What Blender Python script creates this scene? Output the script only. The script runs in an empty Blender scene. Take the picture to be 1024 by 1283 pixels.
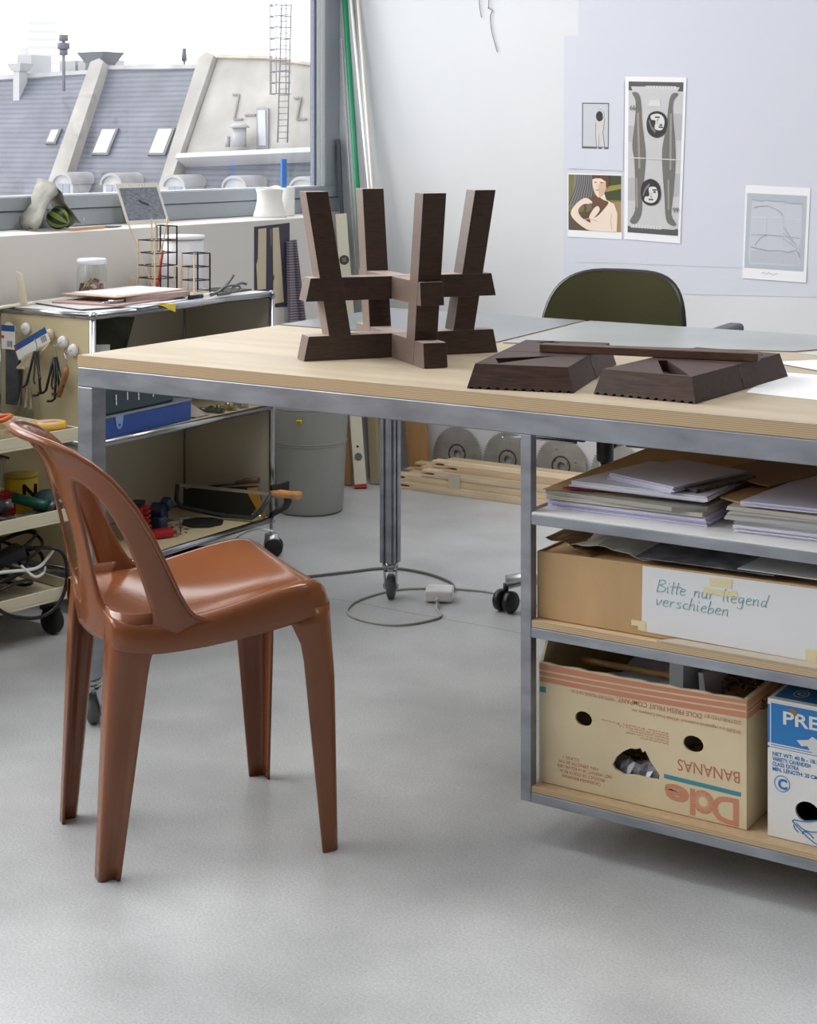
import bpy, bmesh, math, random
from mathutils import Vector, Matrix
random.seed(7)
SC = bpy.context.scene
COL = SC.collection
V = Vector

# ---------------------------------------------------------------- materials
def lin(c):
    out = []
    for v in c:
        v = v / 255.0
        out.append(v / 12.92 if v <= 0.04045 else ((v + 0.055) / 1.055) ** 2.4)
    return (*out, 1.0)

def scl(c, k):
    return tuple(min(255, v * k) for v in c)

MATS = {}
def mat(name, rgb, rough=0.6, metal=0.0, var=0.0, scale=20.0, stretch=(1, 1, 1), bump=0.0, bscale=None, spec=0.5,
        coat=0.0, rgb2=None, alpha=1.0, sheen=0.0, detail=5.0, contrast=(0.3, 0.7)):
    if name in MATS:
        return MATS[name]
    m = bpy.data.materials.new(name)
    m.use_nodes = True
    nt = m.node_tree
    b = nt.nodes['Principled BSDF']
    b.inputs['Roughness'].default_value = rough
    b.inputs['Metallic'].default_value = metal
    b.inputs['Specular IOR Level'].default_value = spec
    if coat:
        b.inputs['Coat Weight'].default_value = coat
        b.inputs['Coat Roughness'].default_value = 0.15
    if sheen:
        b.inputs['Sheen Weight'].default_value = sheen
    b.inputs['Base Color'].default_value = lin(rgb)
    b.inputs['Alpha'].default_value = alpha
    if var or rgb2 or bump:
        tc = nt.nodes.new('ShaderNodeTexCoord')
        mp = nt.nodes.new('ShaderNodeMapping')
        mp.inputs['Scale'].default_value = stretch
        nt.links.new(tc.outputs['Object'], mp.inputs['Vector'])
        nz = nt.nodes.new('ShaderNodeTexNoise')
        nz.inputs['Scale'].default_value = scale
        nz.inputs['Detail'].default_value = detail
        nt.links.new(mp.outputs['Vector'], nz.inputs['Vector'])
        if var or rgb2:
            cr = nt.nodes.new('ShaderNodeValToRGB')
            cr.color_ramp.elements[0].position = contrast[0]
            cr.color_ramp.elements[1].position = contrast[1]
            cr.color_ramp.elements[0].color = lin(scl(rgb, 1 - var))
            cr.color_ramp.elements[1].color = lin(rgb2 if rgb2 else scl(rgb, 1 + var))
            nt.links.new(nz.outputs['Fac'], cr.inputs['Fac'])
            nt.links.new(cr.outputs['Color'], b.inputs['Base Color'])
        if bump:
            n2 = nz
            if bscale:
                n2 = nt.nodes.new('ShaderNodeTexNoise')
                n2.inputs['Scale'].default_value = bscale
                n2.inputs['Detail'].default_value = 4
                nt.links.new(mp.outputs['Vector'], n2.inputs['Vector'])
            bp = nt.nodes.new('ShaderNodeBump')
            bp.inputs['Strength'].default_value = bump
            bp.inputs['Distance'].default_value = 0.004
            nt.links.new(n2.outputs['Fac'], bp.inputs['Height'])
            nt.links.new(bp.outputs['Normal'], b.inputs['Normal'])
    MATS[name] = m
    return m

def bands(name, c1, c2, axis, period, rough=0.6, width=0.5, noise=0.0, bump=0.0, var_scale=None):
    """stripes across one object axis: slate courses, plywood plies, ribbed boards"""
    if name in MATS:
        return MATS[name]
    m = bpy.data.materials.new(name)
    m.use_nodes = True
    nt = m.node_tree
    b = nt.nodes['Principled BSDF']
    b.inputs['Roughness'].default_value = rough
    tc = nt.nodes.new('ShaderNodeTexCoord')
    w = nt.nodes.new('ShaderNodeTexWave')
    w.wave_type = 'BANDS'
    w.bands_direction = axis
    w.inputs['Scale'].default_value = 0.314159 / period
    w.inputs['Distortion'].default_value = noise
    w.inputs['Detail'].default_value = 2
    nt.links.new(tc.outputs['Object'], w.inputs['Vector'])
    cr = nt.nodes.new('ShaderNodeValToRGB')
    cr.color_ramp.elements[0].position = max(0, width - 0.25)
    cr.color_ramp.elements[1].position = min(1, width + 0.25)
    cr.color_ramp.elements[0].color = lin(c1)
    cr.color_ramp.elements[1].color = lin(c2)
    nt.links.new(w.outputs['Fac'], cr.inputs['Fac'])
    last = cr.outputs['Color']
    if var_scale:
        nz = nt.nodes.new('ShaderNodeTexNoise')
        nz.inputs['Scale'].default_value = var_scale
        nz.inputs['Detail'].default_value = 6
        nt.links.new(tc.outputs['Object'], nz.inputs['Vector'])
        mr = nt.nodes.new('ShaderNodeMapRange')
        mr.inputs['From Min'].default_value = 0.3
        mr.inputs['From Max'].default_value = 0.7
        mr.inputs['To Min'].default_value = 0.78
        mr.inputs['To Max'].default_value = 1.18
        nt.links.new(nz.outputs['Fac'], mr.inputs['Value'])
        mx = nt.nodes.new('ShaderNodeVectorMath')
        mx.operation = 'SCALE'
        nt.links.new(last, mx.inputs[0])
        nt.links.new(mr.outputs['Result'], mx.inputs['Scale'])
        last = mx.outputs['Vector']
    nt.links.new(last, b.inputs['Base Color'])
    if bump:
        bp = nt.nodes.new('ShaderNodeBump')
        bp.inputs['Strength'].default_value = bump
        bp.inputs['Distance'].default_value = 0.003
        nt.links.new(w.outputs['Fac'], bp.inputs['Height'])
        nt.links.new(bp.outputs['Normal'], b.inputs['Normal'])
    MATS[name] = m
    return m

def glass(name, tint=(1, 1, 1), gloss=0.06):
    if name in MATS:
        return MATS[name]
    m = bpy.data.materials.new(name)
    m.use_nodes = True
    nt = m.node_tree
    for n in list(nt.nodes):
        if n.type == 'BSDF_PRINCIPLED':
            nt.nodes.remove(n)
    o = nt.nodes['Material Output']
    t = nt.nodes.new('ShaderNodeBsdfTransparent')
    t.inputs['Color'].default_value = (*tint, 1)
    g = nt.nodes.new('ShaderNodeBsdfGlossy')
    g.inputs['Roughness'].default_value = 0.03
    mx = nt.nodes.new('ShaderNodeMixShader')
    mx.inputs['Fac'].default_value = gloss
    nt.links.new(t.outputs[0], mx.inputs[1])
    nt.links.new(g.outputs[0], mx.inputs[2])
    nt.links.new(mx.outputs[0], o.inputs['Surface'])
    MATS[name] = m
    return m

# ---------------------------------------------------------------- mesh builder
class MB:
    def __init__(s):
        s.bm = bmesh.new()
    def face(s, pts, mi=0, smooth=False):
        f = s.bm.faces.new([s.bm.verts.new(p) for p in pts])
        f.material_index = mi
        f.smooth = smooth
        return f
    def hexa(s, p, mi=0):
        """8 points: bottom 4 ccw, top 4 ccw"""
        v = [s.bm.verts.new(q) for q in p]
        for ids in ((3, 2, 1, 0), (4, 5, 6, 7), (0, 1, 5, 4), (1, 2, 6, 5), (2, 3, 7, 6), (3, 0, 4, 7)):
            f = s.bm.faces.new([v[i] for i in ids])
            f.material_index = mi
        return s
    def box(s, x0, x1, y0, y1, z0, z1, mi=0):
        return s.hexa([(x0, y0, z0), (x1, y0, z0), (x1, y1, z0), (x0, y1, z0), (x0, y0, z1), (x1, y0, z1), (x1, y1, z1), (x0, y1, z1)], mi)
    def rbox(s, c, size, rz=0.0, rx=0.0, ry=0.0, mi=0):
        M = Matrix.Translation(c) @ Matrix.Rotation(rz, 4, 'Z') @ Matrix.Rotation(ry, 4, 'Y') @ Matrix.Rotation(rx, 4, 'X')
        a, b, d = size[0] / 2, size[1] / 2, size[2] / 2
        p = [(-a, -b, -d), (a, -b, -d), (a, b, -d), (-a, b, -d), (-a, -b, d), (a, -b, d), (a, b, d), (-a, b, d)]
        return s.hexa([M @ V(q) for q in p], mi)
    def bar(s, p0, p1, w, h=None, up=(0, 0, 1), mi=0):
        """rectangular bar between two points"""
        p0, p1 = V(p0), V(p1)
        h = h or w
        d = (p1 - p0).normalized()
        a = d.cross(V(up))
        if a.length < 1e-4:
            a = d.cross(V((1, 0, 0)))
        a.normalize()
        b = a.cross(d).normalized()
        a *= w / 2
        b *= h / 2
        return s.hexa([p0 - a - b, p0 + a - b, p0 + a + b, p0 - a + b, p1 - a - b, p1 + a - b, p1 + a + b, p1 - a + b], mi)
    def tube(s, pts, r, seg=8, mi=0, closed=False, caps=True, radii=None):
        pts = [V(p) for p in pts]
        n = len(pts)
        rings = []
        prev = None
        for i, p in enumerate(pts):
            if closed:
                t = pts[(i + 1) % n] - pts[i - 1]
            else:
                t = pts[min(i + 1, n - 1)] - pts[max(i - 1, 0)]
            if t.length < 1e-9:
                t = V((0, 0, 1))
            t.normalize()
            if prev is None:
                a = t.cross(V((0, 0, 1)))
                if a.length < 1e-3:
                    a = t.cross(V((1, 0, 0)))
            else:
                a = prev - t * prev.dot(t)
            a.normalize()
            prev = a
            b = t.cross(a)
            rr = radii[i] if radii else r
            rings.append([s.bm.verts.new(p + a * (rr * math.cos(2 * math.pi * k / seg)) + b * (rr * math.sin(2 * math.pi * k / seg))) for k in range(seg)])
        for i in range(n if closed else n - 1):
            q, w = rings[i], rings[(i + 1) % n]
            for k in range(seg):
                f = s.bm.faces.new((q[k], q[(k + 1) % seg], w[(k + 1) % seg], w[k]))
                f.material_index = mi
                f.smooth = True
        if not closed and caps:
            for ring in (rings[0][::-1], rings[-1]):
                f = s.bm.faces.new(ring)
                f.material_index = mi
        return s
    def cyl(s, p0, p1, r, r1=None, seg=20, mi=0):
        return s.tube([p0, p1], r, seg, mi, radii=[r, r if r1 is None else r1])
    def lathe(s, prof, c=(0, 0, 0), seg=28, mi=0, M=None, smooth=True):
        """prof: (radius, z) list"""
        M = M or Matrix.Translation(c)
        rings = []
        for r, z in prof:
            if r < 1e-6:
                rings.append([s.bm.verts.new(M @ V((0, 0, z)))])
            else:
                rings.append([s.bm.verts.new(M @ V((r * math.cos(2 * math.pi * k / seg), r * math.sin(2 * math.pi * k / seg), z))) for k in range(seg)])
        for a, b in zip(rings, rings[1:]):
            if len(a) == 1 and len(b) == 1:
                continue
            for k in range(seg):
                k2 = (k + 1) % seg
                if len(a) == 1:
                    f = s.bm.faces.new((a[0], b[k2], b[k]))
                elif len(b) == 1:
                    f = s.bm.faces.new((a[k], a[k2], b[0]))
                else:
                    f = s.bm.faces.new((a[k], a[k2], b[k2], b[k]))
                f.material_index = mi
                f.smooth = smooth
        return s
    def grid(s, rows, mi=0, smooth=True, wrap=False):
        vs = [[s.bm.verts.new(p) for p in r] for r in rows]
        for a, b in zip(vs, vs[1:]):
            n = len(a)
            for k in range(n if wrap else n - 1):
                k2 = (k + 1) % n
                f = s.bm.faces.new((a[k], a[k2], b[k2], b[k]))
                f.material_index = mi
                f.smooth = smooth
        return s
    def prism(s, poly, fr, th, mi=0, holes=(), back=True, side_mi=None):
        """flat plate: poly (x, y) loops put through the frame fr=(origin, ex, ey); thickness along -ex x ey"""
        o, ex, ey = V(fr[0]), V(fr[1]), V(fr[2])
        nn = ex.cross(ey).normalized()
        bm2 = bmesh.new()
        loops = [list(poly)] + [list(h) for h in holes]
        edges = []
        for lp in loops:
            vs = [bm2.verts.new((x, y, 0)) for x, y in lp]
            for i in range(len(vs)):
                edges.append(bm2.edges.new((vs[i], vs[(i + 1) % len(vs)])))
        bmesh.ops.triangle_fill(bm2, use_beauty=True, use_dissolve=False, edges=edges, normal=(0, 0, 1))
        tris = []
        for f in bm2.faces:
            c = [(v.co.x, v.co.y) for v in f.verts]
            ar = sum(c[i][0] * c[(i + 1) % len(c)][1] - c[(i + 1) % len(c)][0] * c[i][1] for i in range(len(c)))
            tris.append(c if ar > 0 else c[::-1])
        bm2.free()
        P = lambda x, y, d=0: o + ex * x + ey * y - nn * d
        front = {}
        def vert(x, y, d):
            k = (round(x, 6), round(y, 6), d)
            if k not in front:
                front[k] = s.bm.verts.new(P(x, y, d))
            return front[k]
        for c in tris:
            f = s.bm.faces.new([vert(x, y, 0) for x, y in c])
            f.material_index = mi
            if th and back:
                f = s.bm.faces.new([vert(x, y, th) for x, y in c[::-1]])
                f.material_index = mi
        if th:
            for li, lp in enumerate(loops):
                n = len(lp)
                ar = sum(lp[i][0] * lp[(i + 1) % n][1] - lp[(i + 1) % n][0] * lp[i][1] for i in range(n))
                if (ar > 0) != (li == 0):
                    lp = lp[::-1]
                for i in range(n):
                    a, b = lp[i], lp[(i + 1) % n]
                    f = s.bm.faces.new((vert(*a, 0), vert(*a, th), vert(*b, th), vert(*b, 0)))
                    f.material_index = mi if side_mi is None else side_mi
        return s
    def text(s, body, fr, size, mi=0, eps=0.0004, bold=0.0, align='LEFT', wid=None):
        cu = bpy.data.curves.new('lettering', 'FONT')
        cu.body = body
        cu.size = size
        cu.align_x = align
        cu.offset = bold
        cu.resolution_u = 3
        ob = bpy.data.objects.new('lettering', cu)
        me = ob.to_mesh()
        o, ex, ey = V(fr[0]), V(fr[1]), V(fr[2])
        nn = ex.cross(ey).normalized()
        k = 1.0
        if wid and len(me.vertices):
            xs = [v.co.x for v in me.vertices]
            k = wid / (max(xs) - min(xs))
        vs = [s.bm.verts.new(o + ex * (v.co.x * k) + ey * v.co.y + nn * eps) for v in me.vertices]
        for p in me.polygons:
            try:
                f = s.bm.faces.new([vs[i] for i in p.vertices])
                f.material_index = mi
            except ValueError:
                pass
        ob.to_mesh_clear()
        bpy.data.objects.remove(ob)
        bpy.data.curves.remove(cu)
        return s
    def build(s, name, mats, parent=None, bevel=0.0, world=True, solid=0.0, sub=0, soff=0.0, merge=False, bseg=2, normals=True):
        bm = s.bm
        if merge:
            bmesh.ops.remove_doubles(bm, verts=bm.verts, dist=1e-5)
        if normals:
            bmesh.ops.recalc_face_normals(bm, faces=bm.faces)
        me = bpy.data.meshes.new(name)
        o = bpy.data.objects.new(name, me)
        COL.objects.link(o)
        if parent is not None:
            o.parent = parent
            if world:
                r = parent
                while r.parent is not None:
                    r = r.parent
                Mi = (Matrix.Translation(r.location) @ r.rotation_euler.to_matrix().to_4x4()).inverted()
                bm.transform(Mi)
        elif world:
            xs = [v.co for v in bm.verts]
            lo = [min(p[i] for p in xs) for i in range(3)]
            hi = [max(p[i] for p in xs) for i in range(3)]
            c = V(((lo[0] + hi[0]) / 2, (lo[1] + hi[1]) / 2, lo[2]))
            bm.transform(Matrix.Translation(-c))
            o.location = c
        bm.to_mesh(me)
        bm.free()
        for m in (mats if isinstance(mats, (list, tuple)) else [mats]):
            me.materials.append(m)
        if solid:
            md = o.modifiers.new('Thickness', 'SOLIDIFY')
            md.thickness = solid
            md.offset = soff
        if bevel:
            md = o.modifiers.new('Bevel', 'BEVEL')
            md.width = bevel
            md.segments = bseg
            md.limit_method = 'ANGLE'
            md.angle_limit = math.radians(40)
        if sub:
            md = o.modifiers.new('Subdivision', 'SUBSURF')
            md.levels = sub
            md.render_levels = sub
        return o

def tag(o, label, cat, group=None, kind=None):
    if len(label.replace('-', ' ').split()) > 16: print('LONGLABEL', label)
    o['label'] = label
    o['category'] = cat
    if group:
        o['group'] = group
    if kind:
        o['kind'] = kind
    return o

def thing(name, label, cat, loc, rz=0.0, group=None, kind=None):
    o = bpy.data.objects.new(name, None)
    o.empty_display_size = 0.1
    COL.objects.link(o)
    o.location = loc
    o.rotation_euler = (0, 0, rz)
    return tag(o, label, cat, group, kind)

def struct(o):
    o['kind'] = 'structure'
    return o

def spline(pts, n=8, closed=False):
    """Catmull-Rom through the points"""
    pts = [V(p) if len(p) == 3 else V((p[0], p[1], 0)) for p in pts]
    out = []
    m = len(pts)
    for i in range(m if closed else m - 1):
        if closed:
            p0, p1, p2, p3 = pts[i - 1], pts[i], pts[(i + 1) % m], pts[(i + 2) % m]
        else:
            p0, p1, p2, p3 = pts[max(i - 1, 0)], pts[i], pts[i + 1], pts[min(i + 2, m - 1)]
        for k in range(n):
            t = k / n
            out.append(0.5 * ((2 * p1) + (p2 - p0) * t + (2 * p0 - 5 * p1 + 4 * p2 - p3) * t * t + (3 * p1 - p0 - 3 * p2 + p3) * t ** 3))
    if not closed:
        out.append(pts[-1])
    return out

def interp(tab, x):
    if x <= tab[0][0]:
        return tab[0][1]
    for (a, va), (b, vb) in zip(tab, tab[1:]):
        if x <= b:
            t = (x - a) / (b - a)
            return va + (vb - va) * t
    return tab[-1][1]

def circle(cx, cy, r, n=20, ry=None, ph=0):
    ry = ry or r
    return [(cx + r * math.cos(2 * math.pi * k / n + ph), cy + ry * math.sin(2 * math.pi * k / n + ph)) for k in range(n)]

# ---------------------------------------------------------------- shared materials
WALLW = mat('white_plaster', (214, 216, 219), 0.75, var=0.02, scale=1.5, bump=0.05, bscale=60)
PARAPET = mat('off_white_paint', (222, 219, 214), 0.7, var=0.015, scale=2)
GREYFRAME = mat('grey_window_paint', (160, 168, 176), 0.45)
WHITEFRAME = mat('white_aluminium', (232, 234, 238), 0.4)
STEEL = mat('raw_steel', (156, 160, 168), 0.42, metal=0.75, var=0.10, scale=9, stretch=(1, 1, 3), bump=0.03, bscale=30)
STEELD = mat('raw_steel_dark', (84, 86, 89), 0.42, metal=0.7, var=0.2, scale=12, stretch=(1, 1, 0.4))
CHROME = mat('chrome', (176, 178, 182), 0.2, metal=1.0)
ALU = mat('brushed_aluminium', (190, 192, 194), 0.35, metal=0.85)
BLACK = mat('black_plastic', (22, 22, 24), 0.4)
BLACKM = mat('black_rubber', (26, 26, 27), 0.7)
GREYRUB = mat('grey_rubber', (95, 97, 100), 0.6)
PLY = mat('birch_plywood_face', (178, 163, 140), 0.5, var=0.05, scale=3.0, stretch=(1.0, 6, 1), rgb2=(188, 174, 152), bump=0.02, bscale=40, spec=0.3)
PLYE = bands('plywood_edge', (176, 150, 116), (203, 178, 142), 'Z', 0.0032, rough=0.6, noise=0.5)
PAPER = mat('white_paper', (238, 238, 242), 0.75)
PAPER2 = mat('cool_white_paper', (222, 223, 236), 0.75)
PAPERG = mat('grey_paper', (190, 189, 188), 0.75)
KRAFT = mat('kraft_card', (188, 154, 112), 0.75, var=0.05, scale=14, stretch=(1, 1, 0.3))
CARD = mat('pale_corrugated_card', (216, 199, 164), 0.7, var=0.05, scale=6)
WOOD = mat('pale_beech', (222, 200, 168), 0.5, var=0.08, scale=6, stretch=(0.6, 8, 8))
WOODM = mat('mid_brown_board', (168, 130, 88), 0.55, var=0.07, scale=6, stretch=(8, 8, 0.7))
WHITEP = mat('white_plastic', (236, 236, 236), 0.35)
CREAM = mat('cream_lacquer', (222, 214, 188), 0.45, var=0.02, scale=8)
BEIGEP = mat('beige_panel', (206, 193, 158), 0.5)
WENGE = mat('wenge_wood', (54, 35, 27), 0.36, var=0.25, scale=5, stretch=(8, 8, 60), bump=0.06, bscale=8, rgb2=(68, 46, 37), spec=0.6)
for k_, v_ in (('Sheen Weight', 0.8), ('Sheen Roughness', 0.42), ('Sheen Tint', (1.0, 0.80, 0.70, 1.0))):
    WENGE.node_tree.nodes['Principled BSDF'].inputs[k_].default_value = v_
GLASS = glass('clear_glass')

# ---------------------------------------------------------------- camera, light
H = 1.18
cam = bpy.data.objects.new('camera', bpy.data.cameras.new('camera'))
COL.objects.link(cam)
cam.location = (0, 0, H)
cam.rotation_euler = (math.pi / 2, 0, math.radians(32.9))
cam.data.sensor_fit = 'HORIZONTAL'
cam.data.sensor_width = 36
cam.data.lens = 36 * 2067 / 1024
cam.data.shift_y = -458.5 / 1024
cam.data.clip_end = 1000
SC.camera = cam

w = bpy.data.worlds.new('overcast_sky')
SC.world = w
w.use_nodes = True
wn = w.node_tree
bg = wn.nodes['Background']
bg.inputs['Color'].default_value = (0.97, 0.985, 1.0, 1)
bg.inputs['Strength'].default_value = 2.1

def area(name, loc, rot, sx, sy, power, color=(1, 1, 1)):
    l = bpy.data.lights.new(name, 'AREA')
    l.shape = 'RECTANGLE'
    l.size, l.size_y = sx, sy
    l.energy = power
    l.color = color
    o = bpy.data.objects.new(name, l)
    COL.objects.link(o)
    o.location = loc
    o.rotation_euler = rot
    return o

sun = bpy.data.lights.new('hazy_sun', 'SUN')
sun.energy = 3.2
sun.angle = math.radians(50)
sun.color = (1.0, 0.985, 0.96)
so = bpy.data.objects.new('hazy_sun', sun)
COL.objects.link(so)
so.rotation_euler = V((0.80, 0.28, -0.53)).to_track_quat('-Z', 'Y').to_euler()
for i, (lx, ly) in enumerate(((-1.3, 3.25), (-1.9, 1.7), (1.4, 2.9), (1.2, 0.4))):  # unseen fill lights added below the ceiling to brighten the room
    area('added_fill_light', (lx, ly, 3.3), (0, 0, 0), 1.5, 0.5, (27, 13, 6, 2)[i], (1.0, 0.98, 0.95))

SC.view_settings.view_transform = 'Standard'
SC.view_settings.look = 'None'
SC.view_settings.gamma = 1
SC.view_settings.use_curve_mapping = False
SC.view_settings.exposure = 0.22
SC.cycles.max_bounces = 10
SC.cycles.diffuse_bounces = 5
SC.cycles.sample_clamp_indirect = 6.0

# ---------------------------------------------------------------- room
fm = mat('polished_concrete', (186, 188, 190), 0.36, var=0.09, scale=3.2, rgb2=(201, 203, 205), bump=0.10, bscale=240, spec=0.4, detail=9)
nt = fm.node_tree                                     # a fine saw-cut joint and speckle in the concrete
bs = nt.nodes['Principled BSDF']
src = bs.inputs['Base Color'].links[0].from_socket
tc = nt.nodes.new('ShaderNodeTexCoord')
sx = nt.nodes.new('ShaderNodeSeparateXYZ')
nt.links.new(tc.outputs['Object'], sx.inputs[0])
def mth(op, a, b=None, c=None):
    n = nt.nodes.new('ShaderNodeMath')
    n.operation = op
    for i, q in enumerate((a, b, c)):
        if q is None:
            continue
        if isinstance(q, (int, float)):
            n.inputs[i].default_value = q
        else:
            nt.links.new(q, n.inputs[i])
    return n.outputs[0]
nzj = nt.nodes.new('ShaderNodeTexNoise')
nzj.inputs['Scale'].default_value = 9
nt.links.new(tc.outputs['Object'], nzj.inputs['Vector'])
wob = mth('MULTIPLY', mth('SUBTRACT', nzj.outputs['Fac'], 0.5), 0.02)
dist = mth('ABSOLUTE', mth('ADD', sx.outputs['Y'], wob))
joint = mth('LESS_THAN', dist, 0.0022)
nsp = nt.nodes.new('ShaderNodeTexNoise')
nsp.inputs['Scale'].default_value = 230
nsp.inputs['Detail'].default_value = 3
nt.links.new(tc.outputs['Object'], nsp.inputs['Vector'])
mrs = nt.nodes.new('ShaderNodeMapRange')
mrs.inputs['From Min'].default_value = 0.3
mrs.inputs['From Max'].default_value = 0.7
mrs.inputs['To Min'].default_value = 0.84
mrs.inputs['To Max'].default_value = 1.12
nt.links.new(nsp.outputs['Fac'], mrs.inputs['Value'])
fac = mth('MULTIPLY', mrs.outputs['Result'], mth('SUBTRACT', 1.0, mth('MULTIPLY', joint, 0.45)))
vm = nt.nodes.new('ShaderNodeVectorMath')
vm.operation = 'SCALE'
nt.links.new(src, vm.inputs[0])
nt.links.new(fac, vm.inputs['Scale'])
nt.links.new(vm.outputs['Vector'], bs.inputs['Base Color'])

REARW = mat('grey_rear_wall', (116, 113, 110), 0.8)
# floor origin is put on the joint line so that the joint material coordinate is zero there
b = MB()
b.box(-3.56, 3.3, -3.6 - 3.505, 4.97 - 3.505, -0.1, 0.0)
fl = b.build('floor', fm, world=False)
fl.location = (0, 3.505, 0)
struct(fl)
b = MB(); b.box(-3.575, 3.3, 4.97, 5.12, -0.1, 3.4)
struct(b.build('wall_far', WALLW))
b = MB(); b.box(3.2, 3.35, -3.6, 4.97, 0, 3.4)
struct(b.build('wall_right', REARW))
b = MB(); b.box(-3.56, 3.2, -3.6, -3.45, 0, 3.4)
struct(b.build('wall_back', REARW))
b = MB(); b.box(-3.75, 3.35, -3.6, 5.12, 3.4, 3.55)
struct(b.build('ceiling', WALLW))
b = MB()
b.box(-3.575, -3.52, -3.45, 4.97, 0, 0.940)
b.box(-3.5195, -3.30, -3.45, 4.62, 0, 0.940)
b.box(-3.575, -3.52, -3.45, 4.97, 3.0, 3.4)
struct(b.build('wall_left', PARAPET, bevel=0.003))

win = thing('window_1', 'wide window with grey sill band and white frame above the parapet', 'window', (-3.52, 1.0, 0.94), kind='structure')
b = MB()
b.box(-3.575, -3.52, -3.45, 4.97, 0.941, 0.992)
b.box(-3.575, -3.513, -3.45, 4.97, 0.994, 1.033)
b.box(-3.575, -3.518, 4.884, 4.97, 1.033, 3.0)
b.build('sill_band', GREYFRAME, win, bevel=0.002)
b = MB()
b.box(-3.552, -3.527, 4.842, 4.862, 1.033, 3.0)
b.box(-3.552, -3.522, 4.864, 4.884, 1.033, 3.0)
b.box(-3.552, -3.527, -3.45, 4.842, 1.033, 1.037)
b.box(-3.552, -3.527, -3.45, 4.842, 2.94, 3.0)
for y in (2.55, 0.5, -1.5):
    b.box(-3.552, -3.527, y - 0.03, y + 0.03, 1.037, 2.94)
b.build('frame', WHITEFRAME, win, bevel=0.0015)
b = MB()
b.box(-3.548, -3.530, 4.828, 4.842, 1.037, 2.94)
b.build('gasket', mat('blue_grey_gasket', (110, 118, 134), 0.6), win)
for (a, c) in ((2.585, 4.827), (0.535, 2.515), (-1.465, 0.465), (-3.4, -1.535)):
    b = MB(); b.box(-3.542, -3.538, a, c, 1.038, 2.938)
    b.build('pane', GLASS, win)
b = MB()
b.tube(spline([(-3.52, 4.585, 1.012), (-3.475, 4.585, 1.016), (-3.46, 4.59, 0.99), (-3.465, 4.60, 0.955)], 6), 0.006, 8)
b.build('handle', mat('silver_handle', (150, 155, 165), 0.35, metal=0.6), win)

# ---------------------------------------------------------------- houses across the courtyard
SLATE = bands('slate_courses', (75, 79, 90), (91, 95, 106), 'Z', 0.255, rough=0.7, width=0.35, noise=0.35, var_scale=0.6)
SLATED = bands('slate_courses_low', (75, 79, 90), (91, 95, 106), 'Z', 0.255, rough=0.7, width=0.35, noise=0.35, var_scale=0.6)
ZINC = mat('weathered_zinc', (139, 139, 142), 0.7, var=0.08, scale=0.8)
STUCCO = mat('weathered_stucco', (136, 133, 129), 0.85, var=0.06, scale=0.5, rgb2=(152, 150, 146), detail=10)
PALE = mat('pale_render', (155, 156, 158), 0.8)
SKYG = mat('skylight_glass', (137, 140, 142), 0.1)
LEAD = mat('lead_grey', (78, 82, 88), 0.6)
K = 3.2                                               # metres per roof module
QX, QY, QZ = -55.2, 59.56, -0.83
C60, S60 = 0.5, math.sqrt(3) / 2
RF = lambda off=0.0: ((QX, QY - S60 * off, QZ + C60 * off), (1, 0, 0), (0, C60, S60))
sc = lambda pts: [(x * K, y * K) for x, y in pts]
def onroof(x, y, off=0.0):
    return V((QX + x * K, QY + y * K * C60 - S60 * off, QZ + y * K * S60 + C60 * off))

def skylight(parent, x0, x1, y0, y1):
    b = MB()
    b.prism(sc([(x0 - .04, y0 - .03), (x1 + .04, y0 - .03), (x1 + .04, y1 + .03), (x0 - .04, y1 + .03)]), RF(0.13), 0.2)
    s = b.build('skylight', LEAD, parent)
    b = MB()
    b.prism(sc([(x0, y0), (x1, y0), (x1, y1), (x0, y1)]), RF(0.15), 0.05)
    b.build('pane', SKYG, s)

def dormer(parent, x, y, wd, hh, dep):
    """barrel-roofed dormer: arched front facing the courtyard, half-round lead roof running back"""
    p = onroof(x, y)
    prof = [(-wd / 2, 0)] + [(-wd / 2 * math.cos(math.pi * k / 10), hh * 0.62 + hh * 0.38 * math.sin(math.pi * k / 10)) for k in range(11)] + [(wd / 2, 0)]
    b = MB()
    b.prism(prof, ((p.x, p.y - 0.9, p.z), (1, 0, 0), (0, 0, 1)), dep)
    d = b.build('dormer', PALE, parent)
    b = MB()
    outer = [(-wd / 2 * 1.12 * math.cos(math.pi * k / 12), hh * 0.62 + hh * 0.46 * math.sin(math.pi * k / 12)) for k in range(13)]
    inner = [(-wd / 2 * 0.98 * math.cos(math.pi * k / 12), hh * 0.60 + hh * 0.37 * math.sin(math.pi * k / 12)) for k in range(13)]
    b.prism(outer + inner[::-1], ((p.x, p.y - 1.05, p.z), (1, 0, 0), (0, 0, 1)), dep)
    b.build('dormer_roof', ZINC, d)
    b = MB()
    ww = wd * 0.30
    for sgn in (-1, 1):
        cx = sgn * ww * 0.58
        b.prism([(cx - ww / 2, hh * 0.05), (cx + ww / 2, hh * 0.05), (cx + ww / 2, hh * 0.62), (cx - ww / 2, hh * 0.62)],
                ((p.x, p.y - 0.93, p.z), (1, 0, 0), (0, 0, 1)), 0.05)
    b.build('casement', mat('dormer_pane', (120, 126, 136), 0.2), d)

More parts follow.
